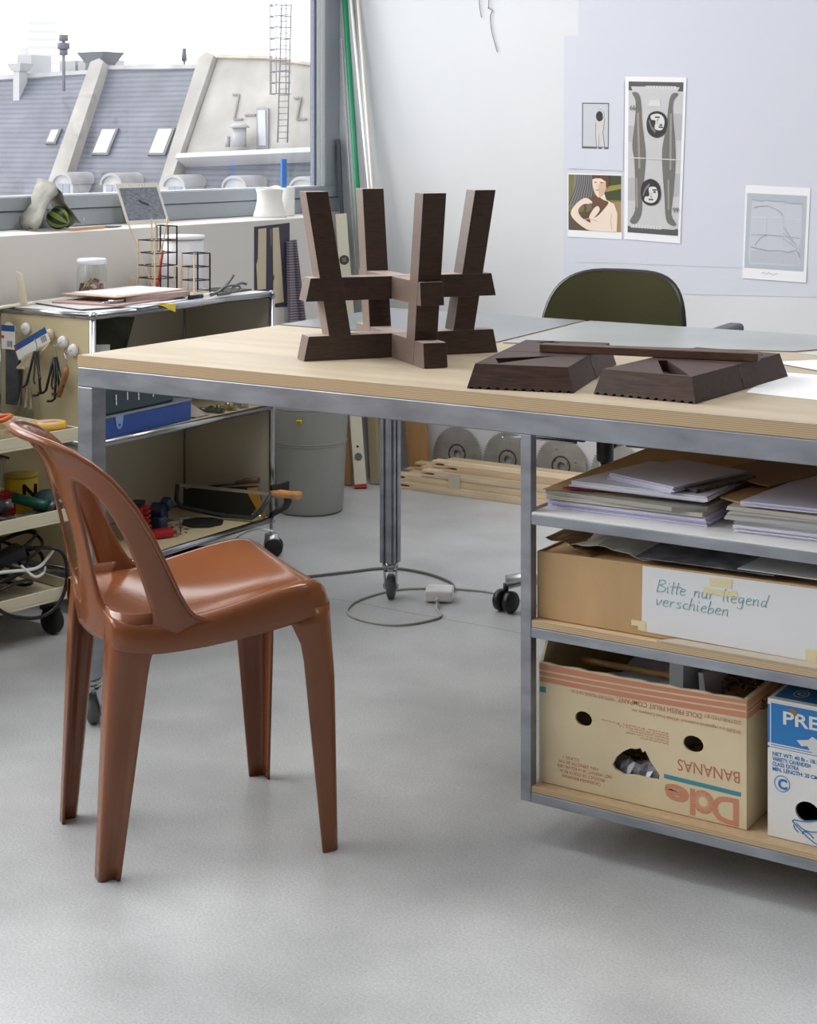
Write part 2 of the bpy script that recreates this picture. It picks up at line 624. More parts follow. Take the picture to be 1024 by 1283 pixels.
hs = thing('house', 'slate mansard roof with a white chimney and one small skylight, leftmost outside the window', 'house', onroof(-2.8, -0.5))
b = MB(); b.prism(sc([(-6.5, -2.0), (-1.33, -2.0), (-1.36, 0.0), (-1.45, 2.08), (-3.6, 2.03), (-6.5, 1.9)]), RF(), 3.0)
b.build('roof', SLATE, hs)
b = MB(); b.prism(sc([(-6.5, 1.88), (-3.6, 2.0), (-1.45, 2.06), (-1.45, 2.13), (-3.6, 2.09), (-6.5, 1.97)]), RF(0.12), 0.6)
b.build('ridge_flashing', ZINC, hs)
skylight(hs, -1.9, -1.74, 0.78, 1.0)
b = MB()
for (x0, x1, y0, y1) in ((-3.12, -2.98, 1.66, 2.16),):
    p0, p1 = onroof(x0, y0), onroof(x1, y1)
    b.box(p0.x, p1.x, p0.y - 0.1, p0.y + 0.5, p0.z - .2, p1.z)
    p1 = V((p1.x, p0.y + .5, p1.z))
    b.hexa([(p0.x - .1, p1.y - .65, p1.z), (p1.x + .1, p1.y - .65, p1.z), (p1.x + .1, p1.y + .05, p1.z), (p0.x - .1, p1.y + .05, p1.z),
            (p0.x - .3, p1.y - .8, p1.z + .4), (p1.x + .3, p1.y - .8, p1.z + .4), (p1.x + .3, p1.y + .2, p1.z + .4), (p0.x - .3, p1.y + .2, p1.z + .4)])
b.build('chimney', PALE, hs)
for (x0, x1, z1) in ((-3.78, -3.45, 1.55), (-2.78, -2.42, 1.0), (-2.36, -2.0, 0.9), (-1.95, -1.75, 1.0)):
    b = MB()
    p = onroof(x0, 2.12); q = onroof(x1, 2.12)
    b.box(p.x, q.x, p.y + 1.5, p.y + 3.0, p.z - 0.6, p.z + z1 * 0.72)
    b.build('roof_penthouse', PALE, hs)
b = MB(); b.prism(sc([(-1.36, -2.0), (-1.0, -2.0), (-1.02, 0.0), (-1.24, 2.2), (-1.36, 2.26), (-1.52, 2.2), (-1.36, 0.0)]), RF(0.55), 3.0)
b.build('gable_wall', STUCCO, hs)
b = MB(); p = onroof(-1.62, 2.2)
b.box(p.x - .5, p.x + .5, p.y, p.y + 1.2, p.z - .5, p.z + .25)
b.hexa([(p.x - .55, p.y, p.z + .25), (p.x + .55, p.y, p.z + .25), (p.x + .55, p.y + 1.2, p.z + .25), (p.x - .55, p.y + 1.2, p.z + .25),
        (p.x - .95, p.y - .2, p.z + .8), (p.x + .95, p.y - .2, p.z + .8), (p.x + .95, p.y + 1.4, p.z + .8), (p.x - .95, p.y + 1.4, p.z + .8)])
b.build('vent_cowl', LEAD, hs)

hb = thing('house', 'slate mansard roof with two skylights and two arched dormers, middle house outside', 'house', onroof(0, -0.5))
b = MB(); b.prism(sc([(-0.99, -2.0), (0.97, -2.0), (0.91, 0.0), (0.735, 2.12), (-0.2, 2.14), (-1.235, 2.16)]), RF(), 3.0)
b.build('roof', SLATE, hb)
b = MB(); b.prism(sc([(-1.225, 2.13), (0.73, 2.09), (0.73, 2.16), (-0.2, 2.2), (-1.225, 2.2)]), RF(0.12), 0.6)
b.build('ridge_flashing', ZINC, hb)
skylight(hb, -0.80, -0.52, 0.58, 1.0)
skylight(hb, 0.36, 0.64, 0.58, 1.0)
dormer(hb, -0.79, -0.22, 1.25, 1.25, 3.0)
dormer(hb, 0.22, -0.22, 1.25, 1.25, 3.0)
b = MB(); b.prism(sc([(0.98, -2.0), (1.24, -2.0), (1.12, 0.2), (1.03, 2.24), (0.86, 2.30), (0.74, 2.22), (0.92, 0.0)]), RF(0.55), 3.0)
b.build('gable_wall', STUCCO, hb)

hc = thing('house', 'pale stuccoed house with a caged roof ladder and narrow door, rightmost outside', 'house', onroof(2.4, -0.5))
b = MB(); b.prism(sc([(5.6, 0.62), (5.6, 1.86), (3.15, 2.0), (2.85, 2.05), (2.05, 2.19), (1.05, 2.23), (1.14, 0.42)]), RF(0.25), 3.0)
b.build('stucco_slope', STUCCO, hc)
b = MB(); b.prism(sc([(1.05, 2.22), (2.05, 2.17), (2.85, 2.03), (5.6, 1.84), (5.6, 1.89), (2.85, 2.08), (2.05, 2.22), (1.05, 2.28)]), RF(0.4), 0.8)
b.build('coping', mat('rusty_coping', (150, 140, 128), 0.8, var=0.1, scale=1.5), hc)
b = MB(); b.prism(sc([(1.15, 0.36), (5.6, 0.56), (5.6, 0.64), (1.15, 0.44)]), RF(0.9), 2.0)
b.build('cornice', PALE, hc)
b = MB(); b.prism(sc([(1.26, -2.0), (6.2, -2.0), (5.6, 0.58), (1.16, 0.38)]), RF(0.0), 2.8)
b.build('roof', SLATED, hc)
dormer(hc, 1.44, -0.22, 1.25, 1.2, 3.0)
dormer(hc, 2.56, -0.22, 1.3, 1.2, 3.0)
dormer(hc, 3.75, -0.22, 1.3, 1.2, 3.0)
b = MB(); b.prism(sc([(2.45, 0.62), (2.66, 0.62), (2.40, 1.31), (2.18, 1.31)]), RF(0.36), 0.2)
dr = b.build('door', mat('outside_door_frame', (110, 110, 113), 0.6), hc)
b = MB(); b.prism(sc([(2.49, 0.66), (2.62, 0.66), (2.37, 1.26), (2.23, 1.26)]), RF(0.40), 0.1)
b.build('door_leaf', mat('outside_door_leaf', (140, 144, 152), 0.5), dr)
b = MB()
LADM = mat('galvanised_ladder', (96, 98, 104), 0.5, metal=0.3)
base = onroof(2.95, 0.62, 0.9)
for dx in (0, 0.55):
    b.cyl((base.x + dx, base.y, base.z), (base.x + dx, base.y + 0.3, base.z + 6.3), 0.035, seg=6)
for k in range(22):
    z = base.z + 0.2 + k * 0.28
    b.cyl((base.x, base.y + 0.1, z), (base.x + 0.55, base.y + 0.1, z), 0.022, seg=6)
for k in range(9):
    z = base.z + 2.2 + k * 0.5
    arc = [(base.x + 0.275 - 0.45 * math.cos(math.pi * t / 8), base.y - 0.75 * math.sin(math.pi * t / 8), z) for t in range(9)]
    b.tube(arc, 0.028, 6)
for t in (1, 3, 5, 7):
    x, y = base.x + 0.275 - 0.45 * math.cos(math.pi * t / 8), base.y - 0.75 * math.sin(math.pi * t / 8)
    b.cyl((x, y, base.z + 2.2), (x, y, base.z + 6.3), 0.02, seg=6)
b.build('ladder', LADM, hc)
b = MB(); p = onroof(2.2, 0.6, 0.6)
b.cyl((p.x, p.y, p.z), (p.x, p.y, p.z + 0.9), 0.32); b.cyl((p.x, p.y, p.z + .9), (p.x, p.y, p.z + 1.1), 0.5, 0.28)
b.cyl((p.x - .7, p.y, p.z), (p.x - .7, p.y, p.z + 0.5), 0.12)
b.build('vent_pipe', ZINC, hc)
b = MB()
for q0, q1 in (((1.62, 1.56), (1.74, 1.56)), ((1.74, 1.56), (1.82, 1.13)), ((1.82, 1.13), (1.98, 1.13)), ((2.0, 1.2), (2.2, 1.2)), ((2.8, 1.48), (2.92, 1.48)), ((2.92, 1.48), (2.98, 1.12)), ((2.98, 1.12), (3.15, 1.12))):
    b.bar(onroof(*q0, 0.3), onroof(*q1, 0.3), 0.08, 0.08)
b.build('wall_ridge', mat('stucco_ridge', (120, 118, 115), 0.8), hc)

tw = thing('tower', 'hazy white high-rise tower with thin floor lines behind the roofs', 'tower', (-182, 180, -20))
b = MB(); b.rbox((-182.0, 180.0, 0), (4.2, 4.2, 40.6), rz=math.radians(32.9)); b.rbox((-184.6, 178.4, -2), (2.0, 2.0, 36), rz=math.radians(32.9))
TOWM = bands('tower_floors', (168, 169, 171), (178, 179, 181), 'Z', 1.2, rough=0.8, width=0.3)  # distance haze is put into these pale, low-contrast colours
b.build('tower_block', TOWM, tw)
mast = thing('roof_mast', 'dark antenna mast standing on the leftmost roof', 'antenna', (-58.9, 59.5, 4.4))
b = MB(); b.cyl((-58.9, 59.5, 3.9), (-58.9, 59.5, 6.7), 0.08, seg=8); b.build('pole', LADM, mast)
b = MB()
for z, r in ((5.7, .2), (6.0, .3), (6.4, .22)):
    b.cyl((-58.9, 59.5, z), (-58.9, 59.5, z + .3), r, seg=8)
b.build('antenna_head', mat('dark_antenna', (70, 72, 80), 0.6), mast)
mast = thing('roof_mast', 'small antenna mast on the ridge of the middle slate roof', 'antenna', (-55.2, 64.3, 4.6))
b = MB(); b.cyl((-55.2, 64.3, 4.3), (-55.2, 64.3, 6.0), 0.06, seg=8); b.build('pole', LADM, mast)
b = MB(); b.cyl((-55.2, 64.3, 5.5), (-55.2, 64.3, 6.15), 0.14, 0.1, seg=8); b.build('antenna_head', MATS['dark_antenna'], mast)

# ---------------------------------------------------------------- workbench
TX0, TX1, TY0, TY1, TT = -2.386, 0.15, 2.45, 3.596, 0.755
wb = thing('workbench', 'long plywood worktable on a grey steel frame with open shelves beneath', 'table', (-1.1, 3.02, 0))
b = MB(); b.box(TX0, TX1, TY0, TY1, 0.732, TT - 0.0006, 0)
b.face([(TX0, TY0, TT), (TX1, TY0, TT), (TX1, TY1, TT), (TX0, TY1, TT)], 1)
b.build('tabletop', [PLYE, PLY], wb, normals=False)
F0 = 0.692
for nm, a in (('frame_rail', (TX0, TX1, TY0, TY0 + .04)), ('frame_rail', (TX0, TX1, TY1 - .04, TY1)), ('frame_rail', (TX0, TX0 + .04, TY0 + .041, TY1 - .041)), ('frame_rail', (TX1 - .04, TX1, TY0 + .041, TY1 - .041))):
    b = MB(); b.box(a[0], a[1], a[2], a[3], F0, 0.7315)
    b.build(nm, STEEL, wb, bevel=0.002)

def caster(parent, x, y, r=0.032, top=0.1, ang=0.0, wheel=GREYRUB):
    """swivel caster: plate, fork and wheel"""
    M = Matrix.Translation((x, y, 0)) @ Matrix.Rotation(ang, 4, 'Z')
    b = MB()
    b.cyl(M @ V((0, 0, top - 0.012)), M @ V((0, 0, top)), 0.02, seg=14)
    b.cyl(M @ V((0, 0, top - 0.02)), M @ V((0, 0, top - .012)), 0.014, seg=12)
    for sg in (-1, 1):
        pts = [M @ V((sg * 0.014, -0.014, top - 0.02)), M @ V((sg * 0.014, 0.014, top - 0.02)), M @ V((sg * 0.014, 0.028, r)), M @ V((sg * 0.014, 0.012, r - 0.006))]
        o = M.to_3x3() @ V((sg * 0.002, 0, 0))
        b.hexa([p - o for p in pts] + [p + o for p in pts])
    b.box(0, 0, 0, 0, 0, 0) if False else None
    b.cyl(M @ V((-0.018, 0.018, r)), M @ V((0.018, 0.018, r)), 0.005, seg=8)
    c = b.build('caster', CHROME, parent)
    b = MB()
    b.lathe([(0.004, -0.011), (r * .8, -0.011), (r, -0.006), (r, 0.006), (r * .8, 0.011), (0.004, 0.011)], M=M @ Matrix.Translation((0, 0.018, r)) @ Matrix.Rotation(math.pi / 2, 4, 'Y'))
    b.build('wheel', wheel, c) if parent.parent is None else None
    return c

def leg_with_caster(x0, x1, y0, y1, groove, top=0.6915):
    b = MB(); b.box(x0, x1, y0, y1, 0.1, top)
    if groove:                                        # profiled leg: three ribs along the visible faces
        for ka, kb in ((0.0, 0.34), (0.50, 1.0)):
            b.box(x0 + (x1 - x0) * ka, x0 + (x1 - x0) * kb, y0 - .006, y0, 0.1, top)
            b.box(x1, x1 + .004, y0 + (y1 - y0) * ka, y0 + (y1 - y0) * (kb - .04), 0.1, top)
    l = b.build('leg', STEEL if groove else STEEL, wb, bevel=0.0015)
    cx, cy = (x0 + x1) / 2, (y0 + y1) / 2
    M = Matrix.Translation((cx, cy, 0)) @ Matrix.Rotation(0.5, 4, 'Z')
    b = MB()
    b.cyl((cx, cy, .088), (cx, cy, .1), .021, seg=14); b.cyl((cx, cy, .076), (cx, cy, .088), .015, seg=12)
    for sg in (-1, 1):
        pts = [M @ V((sg * .015, -.016, .078)), M @ V((sg * .015, .016, .078)), M @ V((sg * .015, .03, .03)), M @ V((sg * .015, .01, .024))]
        o = M.to_3x3() @ V((.002, 0, 0))
        b.hexa([p - o for p in pts] + [p + o for p in pts])
    b.cyl(M @ V((-.02, .018, .032)), M @ V((.02, .018, .032)), .006, seg=8)
    b.build('caster_fork', CHROME, l)
    b = MB()
    b.lathe([(.004, -.011), (.024, -.011), (.032, -.007), (.032, .007), (.024, .011), (.004, .011)], M=M @ Matrix.Translation((0, .018, .032)) @ Matrix.Rotation(math.pi / 2, 4, 'Y'))
    b.build('caster_wheel', GREYRUB, l)
leg_with_caster(TX0, TX0 + .04, TY0, TY0 + .04, False)
leg_with_caster(TX0, TX0 + .036, TY1 - .040, TY1 - .004, True)
leg_with_caster(TX1 - .04, TX1, TY1 - .04, TY1, False)
leg_with_caster(TX1 - .04, TX1, TY0, TY0 + .04, False)

# shelves hung in the frame, open to the front
SX0, SX1, SY0, SY1 = -1.360, 0.02, 2.452, 3.15
for x, y in ((SX0, SY0), (SX0, SY1 - .02), (SX1 - .02, SY0), (SX1 - .02, SY1 - .02)):
    b = MB(); b.box(x, x + .02, y, y + .02, 0.0715, F0 - 0.0005)
    b.build('shelf_post', STEEL, wb, bevel=0.001)
for z0, z1 in ((0.541, 0.559), (0.350, 0.367), (0.0715, 0.088)):
    for a in ((SX0 + .0205, SX1 - .0205, SY0, SY0 + .018), (SX0 + .0205, SX1 - .0205, SY1 - .018, SY1), (SX0, SX0 + .018, SY0 + .0205, SY1 - .0205), (SX1 - .018, SX1, SY0 + .0205, SY1 - .0205)):
        b = MB(); b.box(*a, z0, z1)
        b.build('shelf_rail', STEEL, wb, bevel=0.001)
for (z0, z1, mts) in ((0.559, 0.562, None), (0.3675, 0.3795, 1), (0.0885, 0.0985, 1)):
    b = MB(); b.box(SX0 + .021, SX1 - .021, SY0 + .001, SY1 - .001, z0 + .0003, z1)
    b.build('shelf_board', PLYE if mts else WHITEP, wb)

# ---------------------------------------------------------------- sheets lying on the tabletop
LINO = mat('dark_grey_linoleum', (112, 116, 121), 0.28, var=0.06, scale=5, spec=0.6)
LINO2 = mat('pale_grey_linoleum', (150, 154, 154), 0.28, var=0.07, scale=4, spec=0.6)
def slab(name, pts, z, th, m, label, cat, group=None):
    b = MB(); b.prism(pts, ((0, 0, z + th), (1, 0, 0), (0, 1, 0)), th)
    return tag(b.build(name, m), label, cat, group)
slab('table_mat', [(-2.384, 3.12), (-1.775, 3.095), (-1.815, 3.592), (-2.384, 3.594)], TT + .0004, .002, LINO, 'dark grey mat on the back left corner of the tabletop behind the stool', 'table mat')
slab('table_mat', [(-1.758, 3.092), (-1.19, 3.29), (-1.10, 3.66), (-1.80, 3.592)][:1] + [(-1.18, 3.286), (-1.02, 3.594), (-1.80, 3.592)], TT + .0004, .002, LINO2, 'pale grey stained mat on the rear of the tabletop behind the dark blocks', 'table mat')
slab('drawing_sheet', [(-1.175, 3.272), (-1.012, 3.58), (-0.55, 3.58), (-0.55, 2.90), (-0.99, 2.90)][:0] + [(-1.17, 3.27), (-1.0, 3.585), (-0.5, 3.45), (-0.62, 3.10)], TT + .0004, .0005, PAPERG, 'grey drawing sheet at the right end of the tabletop, farthest of three', 'paper')
slab('drawing_sheet', [(-1.16, 3.10), (-1.05, 3.24), (-0.66, 3.05), (-0.78, 2.88)], TT + .0016, .0005, PAPER2, 'white sheet with a printed line at the right end of the tabletop', 'paper')
slab('drawing_sheet', [(-1.055, 2.70), (-1.10, 2.98), (-0.70, 2.98), (-0.70, 2.66)], TT + .0004, .0005, PAPER, 'blank white sheet tucked under the right-hand dark block', 'paper')

# ---------------------------------------------------------------- dark stool of crossed bars
SA, SB, SCN = V((.599, .801, 0)), V((.801, -.599, 0)), V((-1.834, 2.799, TT + .0008))
def sp(a, bb, z):
    return SCN + SA * a + SB * bb + V((0, 0, z))
st = thing('stool', 'dark brown wooden stool of crossed bars with four splayed uprights, standing on the tabletop', 'stool', SCN)
h = .024
def arm(name, axis, z0, z1, l0, l1, sgn=None):
    b = MB()
    f = (lambda a, q, z: sp(a, q, z)) if axis == 'A' else (lambda a, q, z: sp(-q, a, z))
    b.hexa([f(-l0, -h, z0), f(l0, -h, z0), f(l0, h, z0), f(-l0, h, z0), f(-l1, -h, z1), f(l1, -h, z1), f(l1, h, z1), f(-l1, h, z1)])
    b.build(name, WENGE, st, bevel=0.0008)
e = .0004
arm('base_bar', 'A', 0, .048, .208, .198)
arm('base_bar', 'B', e, .0476, .208, .202)
arm('upper_bar', 'A', .117, .163, .204, .194)
arm('upper_bar', 'B', .1174, .1625, .190, .185)
for axis, sgn, off in (('A', -1, .0008), ('A', 1, -.0008), ('B', 1, .0008), ('B', -1, -.0008)):
    b = MB()
    f = (lambda a, q, z: sp(sgn * a, q + off, z)) if axis == 'A' else (lambda a, q, z: sp(-q + (-off if sgn > 0 else off), sgn * a, z))
    hh = h - .0003
    a0, a1 = .126, .181
    b.hexa([f(a0 - .024, -hh, .0005), f(a0 + .022, -hh, .0005), f(a0 + .022, hh, .0005), f(a0 - .024, hh, .0005),
            f(a1 - .023, -hh, .334), f(a1 + .023, -hh, .334), f(a1 + .023, hh, .334), f(a1 - .023, hh, .334)])
    b.build('upright', WENGE, st, bevel=0.0008)

# ---------------------------------------------------------------- dark wood blocks and slat
WENGE2 = mat('wenge_block', (62, 42, 34), 0.5, var=0.2, scale=5, stretch=(5, 40, 40), bump=0.08, bscale=8, rgb2=(74, 52, 43), spec=0.35)
def block(x, y, rz, label, holes):
    root = thing('wood_block', label, 'wood block', (x, y, TT + .0008), rz, 'notched dark blocks on the tabletop')
    W, D, hh, ins, insy = .19, .395, .0425, .012, .011
    for half, (y0, y1) in enumerate(((0, D / 2 - .0012), (D / 2 + .0012, D))):
        b = MB()
        def prof(yend, sign):
            pts = []
            n = 12
            for k in range(n):
                xa, xb = W * k / n, W * (k + 1) / n
                xm = (xa + xb) / 2
                pts += [(xa, 0), (xm - W / n * .28, 0), (xm - W / n * .14, .0032), (xm + W / n * .14, .0032), (xm + W / n * .28, 0)]
            pts += [(W, 0), (W - ins, hh), (ins, hh)]
            return [(px, yend + sign * insy * pz / hh, pz) for px, pz in pts]
        f0 = prof(y0, 1 if half == 0 else 0)
        f1 = prof(y1, 0 if half == 0 else -1)
        v0 = [b.bm.verts.new(p) for p in f0]
        v1 = [b.bm.verts.new(p) for p in f1]
        b.bm.faces.new(v0); b.bm.faces.new(v1[::-1])
        n = len(v0)
        for i in range(n):
            if i == n - 2:
                continue                              # the top face is the pocketed plate below
            b.bm.faces.new((v0[i], v1[i], v1[(i + 1) % n], v0[(i + 1) % n]))
        ya, yb = f0[-1][1], f1[-1][1]
        hole = holes[half]
        top = [(ins, ya), (W - ins, ya), (W - ins, yb), (ins, yb)]
        b.prism(top, ((0, 0, hh), (1, 0, 0), (0, 1, 0)), 0, holes=[hole])
        dep = .020
        for i in range(len(hole)):
            p, q = hole[i], hole[(i + 1) % len(hole)]
            b.face([(*p, hh), (*q, hh), (*q, hh - dep), (*p, hh - dep)])
        b.bm.faces.new([b.bm.verts.new((*p, hh - dep)) for p in hole])
        b.build('block_half', WENGE2, root, world=False, merge=True)
    # black insert stands in for the shade inside the small notch at the seam
    b = MB(); xa, xb, ka, kb = W - .03, W + .0004, D / 2 - .0045, D / 2 + .0045
    za, zb = hh - .024, hh - .005
    xl, xh = xb - ins * za / hh, xb - ins * zb / hh
    b.hexa([(xa, ka, za), (xl, ka, za), (xl, kb, za), (xa, kb, za), (xa, ka, zb), (xh, ka, zb), (xh, kb, zb), (xa, kb, zb)])
    b.build('notch_shade', BLACK, root, world=False)
block(-1.484, 2.482, math.radians(15.0), 'notched dark wood block nearest the stool, turned slightly, left of the pair', ([(.028, .090), (.050, .026), (.125, .160)], [(.041, .350), (.069, .374), (.140, .305), (.120, .290)]))
block(-1.268, 2.543, math.radians(-2.2), 'notched dark wood block at the right front of the tabletop, beside the white sheet', ([(.122, .020), (.170, .020), (.052, .178), (.038, .168)], [(.045, .310), (.140, .372), (.166, .340)]))
b = MB()
b.rbox((-1.262, 2.752, TT + .0437 + .0075), (.40, .032, .0145), rz=math.radians(12.5))
tag(b.build('wooden_bar', mat('brown_slat', (82, 58, 44), 0.5, var=0.15, scale=5, stretch=(3, 40, 40)), bevel=.0012), 'long brown wooden slat laid across both dark wood blocks', 'slat')

# ---------------------------------------------------------------- brown plastic chair
PLA = mat('brown_glossy_plastic', (134, 80, 50), 0.14, var=0.03, scale=6, spec=0.5, bump=0.015, bscale=40)
PLAI = PLA
CHA = math.radians(57.9)
ch = thing('plastic_chair', 'glossy reddish brown one-piece plastic chair standing on the concrete floor', 'chair', (-1.861, 2.19, 0), CHA)

def plan(s, z):
    """U-shaped plan of the back shell, s = -1..1 round the curve, beyond that straight forward"""
    lean = interp([(.36, -.012), (.44, 0), (.5, .011), (.56, .024), (.62, .041), (.66, .057), (.69, .076), (.704, .092), (.714, .106)], z)
    bw = .187 * (1 + .15 * (z - .42) / .3)
    sg = 1 if s >= 0 else -1
    a = min(abs(s), 1.0) * math.pi / 2
    cu, su = math.cos(a) ** .85, math.sin(a) ** .85
    u = -.058 - .140 * cu - lean * (0.30 + 0.70 * math.cos(a))
    if abs(s) > 1:
        u += (abs(s) - 1) * .9
    if abs(s) > .9:
        bw -= .0065 * min(1, (abs(s) - .9) / .12)
    return V((u, sg * bw * su, z))
RIMT = [(0, .714), (.15, .712), (.3, .704), (.4, .692), (.5, .673), (.6, .645), (.7, .604), (.78, .559), (.85, .512), (.93, .460), (1.0, .424), (1.06, .398)]
ZB = .372
hole_pts = [(.255, .600), (.275, .632), (.32, .643), (.42, .630), (.52, .596), (.60, .550), (.67, .494), (.715, .450), (.735, .424), (.70, .413), (.55, .414), (.42, .418), (.33, .430), (.28, .455), (.255, .50), (.25, .55)]
hl = [(p.x, p.y) for p in spline(hole_pts, 5, True)]
SLOT = [(0, .405), (0, .445)] + [(p.x, p.y) for p in spline([(.0, .446), (.045, .465), (.085, .52), (.08, .575), (.04, .612), (0, .622)], 5)]
rim = [(s / 40, interp(RIMT, s / 40)) for s in range(43)]
outer = rim + [(1.06, .385), (1.06, ZB)] + [(1.06 - 1.06 * k / 16, ZB) for k in range(1, 17)] + SLOT + [(0, .66)]
cx, cy, ks = .47, .50, .30
def hit(dx, dy):
    best = None
    n = len(outer)
    for i in range(n):
        (x1, y1), (x2, y2) = outer[i], outer[(i + 1) % n]
        ax, ay, bx, by = (x1 - cx) * ks, y1 - cy, (x2 - cx) * ks, y2 - cy
        ex, ey = bx - ax, by - ay
        den = dx * ey - dy * ex
        if abs(den) < 1e-12:
            continue
        t = (ax * ey - ay * ex) / den
        q = (ax * dy - ay * dx) / den
        if t > 0 and -1e-6 <= q <= 1 + 1e-6 and (best is None or t < best):
            best = t
    return (cx + dx * best / ks, cy + dy * best)
pairs = []
for x, y in hl:
    dx, dy = (x - cx) * ks, y - cy
    pairs.append(((x, y), hit(dx, dy)))
# put exact corners of the outline in
for corner in ((0, .714), (1.06, .398), (1.06, ZB), (0, ZB), (0, .445), (0, .622)):
    i = min(range(len(pairs)), key=lambda k: (pairs[k][1][0] - corner[0]) ** 2 * ks * ks + (pairs[k][1][1] - corner[1]) ** 2)
    pairs[i] = (pairs[i][0], corner)
b = MB()
for sg in (1, -1):
    rows = []
    for k in range(8):
        t = k / 7
        rows.append([plan(sg * (i[0] + (o[0] - i[0]) * t), i[1] + (o[1] - i[1]) * t) for i, o in pairs])
    b.grid(rows, wrap=True)
back = b.build('backrest', PLA, ch, world=False, merge=True, solid=.0055)
b = MB()
rp = []
for k in range(-42, 43):
    s = k / 40
    p = plan(s, interp(RIMT, abs(s)))
    a = min(abs(s), 1) * math.pi / 2
    o = V((-math.cos(a), math.sin(a) * (1 if s > 0 else -1), 0)) * .003
    rp.append(p + o)
rad = [.0028 + .0060 * max(0, 1 - abs(k / 40) / 0.95) for k in range(-42, 43)]
b.tube(rp, .006, 10, radii=rad)
b.build('rolled_rim', PLA, back, world=False)

# seat: dished, rising to the front, waterfall front edge and turned-down apron
b = MB()
urows = [(-.185, .150, .000), (-.170, .168, .000), (-.13, .181, 0), (-.09, .184, 0), (-.05, .185, 0), (0, .185, 0), (.05, .184, 0), (.09, .182, 0), (.12, .181, 0), (.145, .179, .001), (.162, .175, .004), (.176, .168, .011), (.186, .160, .022), (.191, .154, .038), (.193, .151, .058)]
rows = []
for u, hw, drop in urows:
    ze = interp([(-.19, .425), (-.13, .417), (-.05, .419), (.0, .428), (.05, .439), (.10, .449), (.145, .455), (.2, .456)], u) - drop
    zc = interp([(-.19, .432), (-.13, .414), (-.08, .405), (0, .407), (.06, .418), (.11, .434), (.15, .447), (.2, .455)], u) - drop
    apr = interp([(-.19, .050), (-.05, .050), (.1, .066), (.17, .060), (.2, .004)], u)
    if drop > .03:
        apr = .004
    row = []
    n = 18
    right = [(hw + .004, ze - apr), (hw + .003, ze - apr * .55), (hw + .001, ze - .013), (hw - .004, ze - .004), (hw - .012, ze)]
    row += [V((u, -q, z)) for q, z in right]
    for k in range(1, n):
        t = -1 + 2 * k / n
        q = t * (hw - .012)
        row.append(V((u, q, zc + (ze - zc) * abs(t) ** 2.2)))
    row += [V((u, q, z)) for q, z in right[::-1]]
    rows.append(row)
b.grid(rows)
b.build('seat', PLA, ch, world=False, solid=.004, soff=-1, sub=1)

# front legs: angle sections with a rounded outer corner, flaring into the apron
def front_leg(sg):
    b = MB()
    rows = []
    for k in range(15):
        t = k / 14
        z = .408 * (1 - t) + .0008
        u = .1925 + .0035 * t
        wo = interp([(0, .1775), (.1, .176), (1, .184)], t) * sg
        ln = interp([(0, .092), (.09, .070), (.16, .058), (1, .028)], t)
        lf = interp([(0, .092), (.09, .068), (.16, .055), (1, .030)], t)
        r = interp([(0, .036), (.12, .026), (.3, .012), (1, .010)], t)
        q = [(u - ln, wo)] + [(u - ln + (ln - r) * j / 3, wo) for j in (1, 2, 3)]
        for j in range(1, 6):
            a = math.pi / 2 * j / 6
            q.append((u - r + r * math.sin(a), wo - sg * (r - r * math.cos(a))))
        q += [(u, wo - sg * (r + (lf - r) * j / 3)) for j in range(4)]
        rows.append([V((x, y, z)) for x, y in q])
    b.grid(rows)
    b.build('leg', PLA, ch, world=False, solid=.0045, soff=0)
for sg in (-1, 1):
    front_leg(sg)
# rear legs: rounded channels that grow out of the back shell
def rear_leg(sg):
    b = MB()
    rows = []
    for k in range(17):
        t = k / 16
        z = .432 * (1 - t) + .0008
        uc = -.178 - .020 * t                         # rear face
        wo = (.172 - .026 * t)                        # outer face
        ls = interp([(0, .050), (.12, .036), (1, .020)], t)
        lr = interp([(0, .080), (.12, .064), (1, .034)], t)
        r = interp([(0, .05), (.2, .028), (1, .014)], t)
        q = []
        dp = .012 * min(1, max(0, (t - .04) / .22))      # outer side hollowed to a gutter with a front lip
        for j in range(6):
            e_ = (0, .55, .9, 1.0, 1.0, 1.0)[j]
            q.append((uc + r + (ls) * (1 - j / 6) * .8, wo - dp * e_))
        for j in range(9):
            a = math.pi / 2 * j / 8
            q.append((uc + r - r * math.sin(a), wo - r + r * math.cos(a) - dp * (1 - j / 8)))
        for j in range(1, 4):
            q.append((uc, wo - r - max(lr - r, .012) * j / 3))
        rows.append([V((x, sg * y, z)) for x, y in q])
    b.grid(rows)
    l = b.build('leg', PLA, ch, world=False, solid=.0045, soff=0)
for sg in (-1, 1):
    rear_leg(sg)

# ---------------------------------------------------------------- chromed steel trolley by the parapet
GX0, GX1, GY0, GY1 = -3.245, -2.915, 3.046, 3.780
ZB3, ZM, ZT = 0.104, 0.428, 0.752
tr = thing('trolley', 'chrome tube trolley with beige panels standing against the parapet under the window', 'trolley', (-3.08, 3.41, 0))
for z in (ZB3, ZM, ZT):
    for p, q in (((GX0, GY0), (GX1, GY0)), ((GX0, GY1), (GX1, GY1)), ((GX0, GY0), (GX0, GY1)), ((GX1, GY0), (GX1, GY1))):
        b = MB(); b.cyl((*p, z), (*q, z), .0092, seg=12)
        b.build('tube', CHROME, tr)
    for x in (GX0, GX1):
        for y in (GY0, GY1):
            b = MB()
            b.lathe([(0, -.0125)] + [(.0125 * math.cos(a), .0125 * math.sin(a)) for a in [-1.2, -.8, -.4, 0, .4, .8, 1.2]] + [(0, .0125)], c=(x, y, z), seg=14)
            b.build('ball_joint', CHROME, tr)
